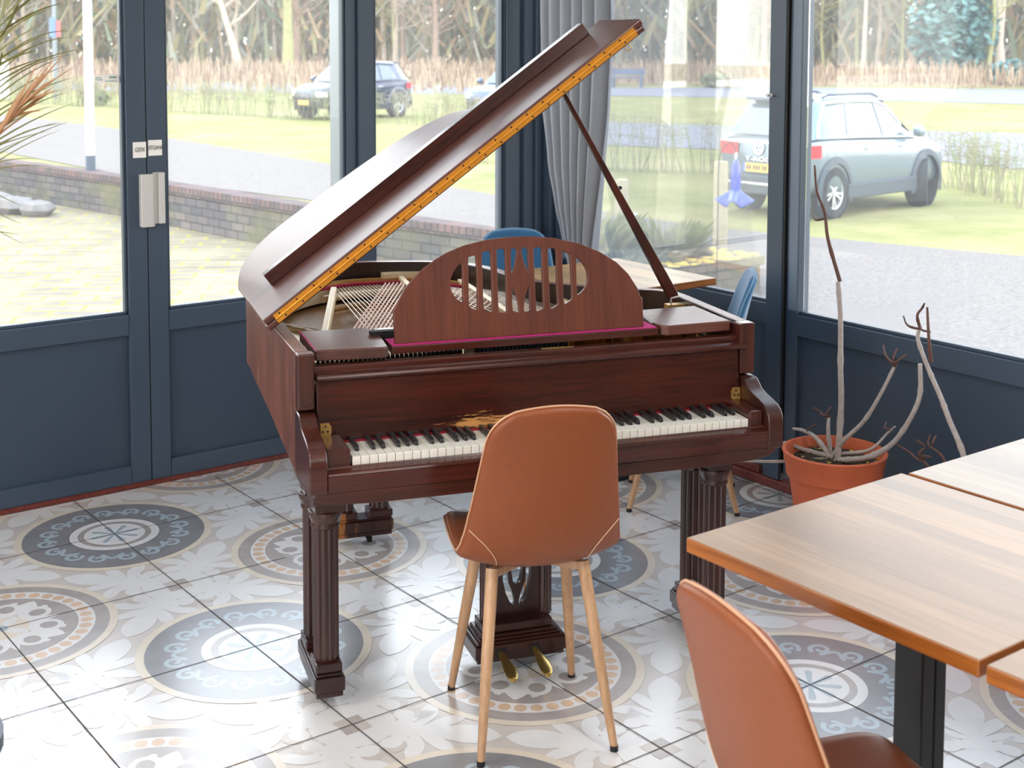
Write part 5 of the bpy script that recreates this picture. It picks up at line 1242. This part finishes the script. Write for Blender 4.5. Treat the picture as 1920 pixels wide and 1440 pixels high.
# rear axle mid (12.51, 8.30)
make_car('suv', (12.51+1.10, 8.30+0.09, GZ), rad(4.3), (0.856, 0.86, 1.05), P_grey, 'slate-grey SUV parked on the grass outside the right window', steer=rad(31))
make_car('hatchback', (19.2, 31.9, GZ), rad(188), (0.97, 0.97, 1.2), P_dark, 'dark blue hatchback parked behind the bare hedge', L_=3.7, Hh=1.45, wb=2.3, suv=False, plate_front=True)
make_car('estate_car', (23.3, 28.6, GZ), rad(200), (1.0, 1.0, 1.15), P_dark2, 'blue car right of the hatchback, half hidden by the piano lid', L_=4.2, Hh=1.47, wb=2.5, suv=False)

# ------------------------------------------------------------------ bare hedges
M_tw1 = mat('hedge_twig', (142, 132, 108), rough=0.9, noise=0.3, nscale=2); M_tw2 = mat('hedge_twig_green', (136, 142, 92), rough=0.9, noise=0.3, nscale=2)
def hedge(name, pts, h, dens, label):
    mb = MB(); mb.recalc = False
    for a, b in zip(pts[:-1], pts[1:]):
        a, b = Vector(a), Vector(b); d = b-a; ln = d.length; nrm = Vector((-d.y, d.x)).normalized()
        for k in range(int(ln*dens)):
            p = a+d*random.random()+nrm*random.gauss(0, 0.10); hh = h*random.uniform(0.82, 1.05); m_ = M_tw1 if random.random() < 0.6 else M_tw2
            r_ = random.uniform(0.006, 0.013); q = p+Vector((random.gauss(0, .12), random.gauss(0, .12)))
            mb.tube([(p.x, p.y, GZ), ((p.x+q.x)/2+random.gauss(0, .03), (p.y+q.y)/2, GZ+hh*0.5), (q.x, q.y, GZ+hh)], [r_, r_*0.8, r_*0.4], m_, 3, caps=False)
            for z in range(7):
                t = random.uniform(0.45, 1.0); c = Vector((p.x+(q.x-p.x)*t, p.y+(q.y-p.y)*t, GZ+hh*t)); e2 = c+Vector((random.gauss(0, .22), random.gauss(0, .22), random.gauss(0.05, .10)))
                mb.tube([c, e2], [r_*0.5, r_*0.25], m_, 3, caps=False)
    return tag(mb.build(name), label, 'hedge')
hedge('bare_hedge', [(13.6, 49), (14.4, 45), (16.0, 37.7), (17.6, 31), (18.9, 26.5), (18.6, 22)], 0.98, 22, 'sparse leafless hedge in front of the two distant cars')
hedge('bare_hedge', [(13.3, 17.5), (14.3, 14.8), (15.9, 12.6), (17.7, 9.6)], 1.05, 20, 'sparse leafless hedge left of the grey SUV')
hedge('bare_hedge', [(17.6, 9.4), (15.8, 6.9), (15.2, 5.0), (15.0, 3.0)], 0.98, 20, 'sparse leafless hedge right of the grey SUV')

# ------------------------------------------------------------------ woods
M_tk = [mat('trunk_grey', (150, 134, 116), rough=0.95, noise=0.2, nscale=3), mat('trunk_olive', (146, 142, 96), rough=0.95, noise=0.2, nscale=3), mat('trunk_brown', (136, 112, 94), rough=0.95, noise=0.2, nscale=3), mat('trunk_pale', (182, 168, 150), rough=0.95, noise=0.15, nscale=3)]
def tree_mesh(name, h, r_, m_, nb, lean=0.0, fork=False, loc=(0, 0, 0), label='', group=None):
    mb = MB(); P = [(lean*h*t+random.gauss(0, 0.05*h*0.1), random.gauss(0, 0.05*h*0.1), h*t) for t in (0, .08, .25, .5, .75, 1)]
    P[0] = (0, 0, -0.05); mb.tube(catmull(P, 3), [max(0.03, r_*(1.25-1.2*(k/15)**0.8)) for k in range(16)], m_, 7)
    if fork: mb.tube(catmull([(0, 0, 0.6), (0.5, 0.2, 2.4), (1.5, 0.7, 5.5), (2.4, 1.0, 9)], 4), [r_*0.7, r_*0.6]+[r_*0.5]*8+[r_*0.3]*3, m_, 6)
    o = mb.build(name, loc=loc, smooth=60); tag(o, label, 'tree', group)
    mb = MB()
    for k in range(nb):
        t = random.uniform(0.22, 0.98); a = random.uniform(0, 2*pi); l = h*random.uniform(0.10, 0.24)*(1.1-t*0.5); c = Vector((lean*h*t, 0, h*t)); d = Vector((cos(a), sin(a), random.uniform(0.3, 1.1))).normalized()
        e1 = c+d*l*0.5; e2 = c+d*l+Vector((0, 0, l*0.15)); mb.tube([c, e1, e2], [r_*0.30, r_*0.2, r_*0.06], m_, 4, caps=False)
        for z in range(5):
            s_ = e1.lerp(e2, random.random()); e3 = s_+Vector((random.gauss(0, 1), random.gauss(0, 1), random.uniform(0.2, 1.2))).normalized()*l*0.45; mb.tube([s_, e3], [r_*0.09, r_*0.03], m_, 3, caps=False)
    mb.build('branches', o); return o
random.seed(21)
protos = []
glab = 'slender bare trees massed in the woods beyond the far road'
for k in range(6): protos.append(tree_mesh('bare_tree', random.uniform(13, 19), random.uniform(0.12, 0.24), M_tk[k % 4 if k < 4 else k-4], 46, random.uniform(-.04, .04), False, (0, 0, GZ), glab, 'trees of the woods'))
n_t = 0
for k in range(230):
    az = rad(random.uniform(6, 66)); d = random.uniform(90, 140) if k > 40 else random.uniform(80, 100)
    x, y = -1.8+d*sin(az), -4.35+d*cos(az)
    if n_t < 6: o = protos[n_t]; o.location = (x, y, GZ)
    else: o = dup(protos[k % 6], (x, y, GZ), random.uniform(0, 6.28))
    o.scale = (random.uniform(.8, 1.2),)*2+(random.uniform(.85, 1.15),)
    n_t += 1
tree_mesh('leaning_tree', 13, 0.28, M_tk[3], 20, -0.32, False, (34.6, 71.5, GZ), 'pale tree trunk leaning left above the left door glass')
tree_mesh('mossy_tree', 16, 0.42, M_tk[1], 26, 0.0, False, (37.4, 71.0, GZ), 'yellow-green mossy trunk left of the middle post')
tree_mesh('stout_tree', 17, 0.62, M_tk[2], 26, 0.01, False, (66.6, 46.1, GZ), 'stout reddish-brown trunk above the grey SUV bonnet')
tree_mesh('forked_tree', 15, 0.40, M_tk[3], 26, -0.02, True, (69.1, 42.5, GZ), 'pale forked trunk at the upper right corner')
# thicket and reeds: uncountable masses
def mass(name, n, r0, r1, a0, a1, zlo, zhi, wlo, whi, llo, lhi, ms, label, cat, lean=0.35):
    mb = MB(); mb.recalc = False
    for k in range(n):
        az = rad(random.uniform(a0, a1)); d = random.uniform(r0, r1); x, y = -1.8+d*sin(az), -4.35+d*cos(az)
        z = GZ+zlo+(zhi-zlo)*random.random()**1.15; l = random.uniform(llo, lhi); w_ = random.uniform(wlo, whi); a = random.uniform(0, 2*pi)
        dx, dy = l*lean*random.gauss(0, 1), l*lean*random.gauss(0, 1); u = (w_*cos(a), w_*sin(a))
        mb.add([(x-u[0], y-u[1], z), (x+u[0], y+u[1], z), (x+dx+u[0]*.5, y+dy+u[1]*.5, z+l), (x+dx-u[0]*.5, y+dy-u[1]*.5, z+l)], [(0, 1, 2, 3)], random.choice(ms))
    return tag(mb.build(name), label, cat, kind='stuff')
M_th = [mat('thicket_olive', (148, 138, 98), rough=1.0), mat('thicket_brown', (158, 132, 102), rough=1.0), mat('thicket_grey', (146, 142, 126), rough=1.0), mat('thicket_green', (124, 132, 106), rough=1.0)]
mass('thicket', 22000, 92, 136, 6, 66, 0, 9.5, 0.05, 0.24, 0.8, 3.0, M_th, 'tangled olive and brown thicket between the trees', 'thicket', 0.5)
M_rd = [mat('reed_beige', (158, 136, 110), rough=1.0), mat('reed_pale', (174, 152, 126), rough=1.0), mat('reed_rust', (128, 100, 80), rough=1.0)]
mass('reeds', 8000, 70, 84, 8, 64, 0, 0.5, 0.015, 0.05, 0.4, 1.1, M_rd, 'pale dry reeds and bracken along the edge of the woods', 'reeds', 0.15)
mass('reeds', 1200, 58, 66, 8, 40, 0, 0.3, 0.02, 0.07, 0.3, 0.8, M_rd, 'pale dry grasses on the verge at the upper left', 'reeds', 0.15)
M_ev = [mat('evergreen_teal', (70, 106, 102), rough=0.8), mat('evergreen_light', (98, 130, 124), rough=0.8)]
def shrub(name, loc, rx, rz_, n, ms, sz, label):
    mb = MB(); mb.recalc = False
    mb.tube([(0, 0, 0), (0, 0, rz_)], [0.1, 0.03], M_tk[2], 6)
    o = mb.build(name, loc=loc); tag(o, label, 'shrub')
    mb = MB(); mb.recalc = False
    for k in range(n):
        a = random.uniform(0, 2*pi); u = random.uniform(-1, 1); q = random.random()**(1/3.0); c = Vector((rx*q*sqrt(1-u*u)*cos(a), rx*q*sqrt(1-u*u)*sin(a), rz_*(1+u*q)))
        t1 = Vector((random.gauss(0, 1), random.gauss(0, 1), random.gauss(0, .6))).normalized()*sz; t2 = t1.cross(Vector((random.gauss(0, 1), random.gauss(0, 1), random.gauss(0, 1)))).normalized()*sz*0.5
        mb.add([tuple(c-t1), tuple(c+t2), tuple(c+t1), tuple(c-t2)], [(0, 1, 2, 3)], random.choice(ms))
    mb.build('foliage', o); return o
shrub('evergreen_shrub', (66.5, 43.8, GZ), 2.6, 3.2, 1500, M_ev, 0.32, 'dark teal evergreen bush beside the forked trunk')
shrub('evergreen_shrub', (64.0, 38.2, GZ), 1.4, 0.7, 500, M_ev, 0.25, 'low dark evergreen bush at the far right verge')
shrub('round_bush', (47.4, 44.3, GZ), 0.75, 0.40, 400, [M_th[0], M_th[3]], 0.16, 'small round bush on the verge behind the blue flower')
shrub('round_bush', (15.4, 43.5, GZ), 0.5, 0.28, 300, [M_th[3], M_tw2], 0.12, 'small round bush on the grass near the far pole')
shrub('round_bush', (41.0, 60.5, GZ), 1.6, 0.45, 500, [M_th[1], M_rd[2]], 0.2, 'low brown bush beside the mossy trunk')
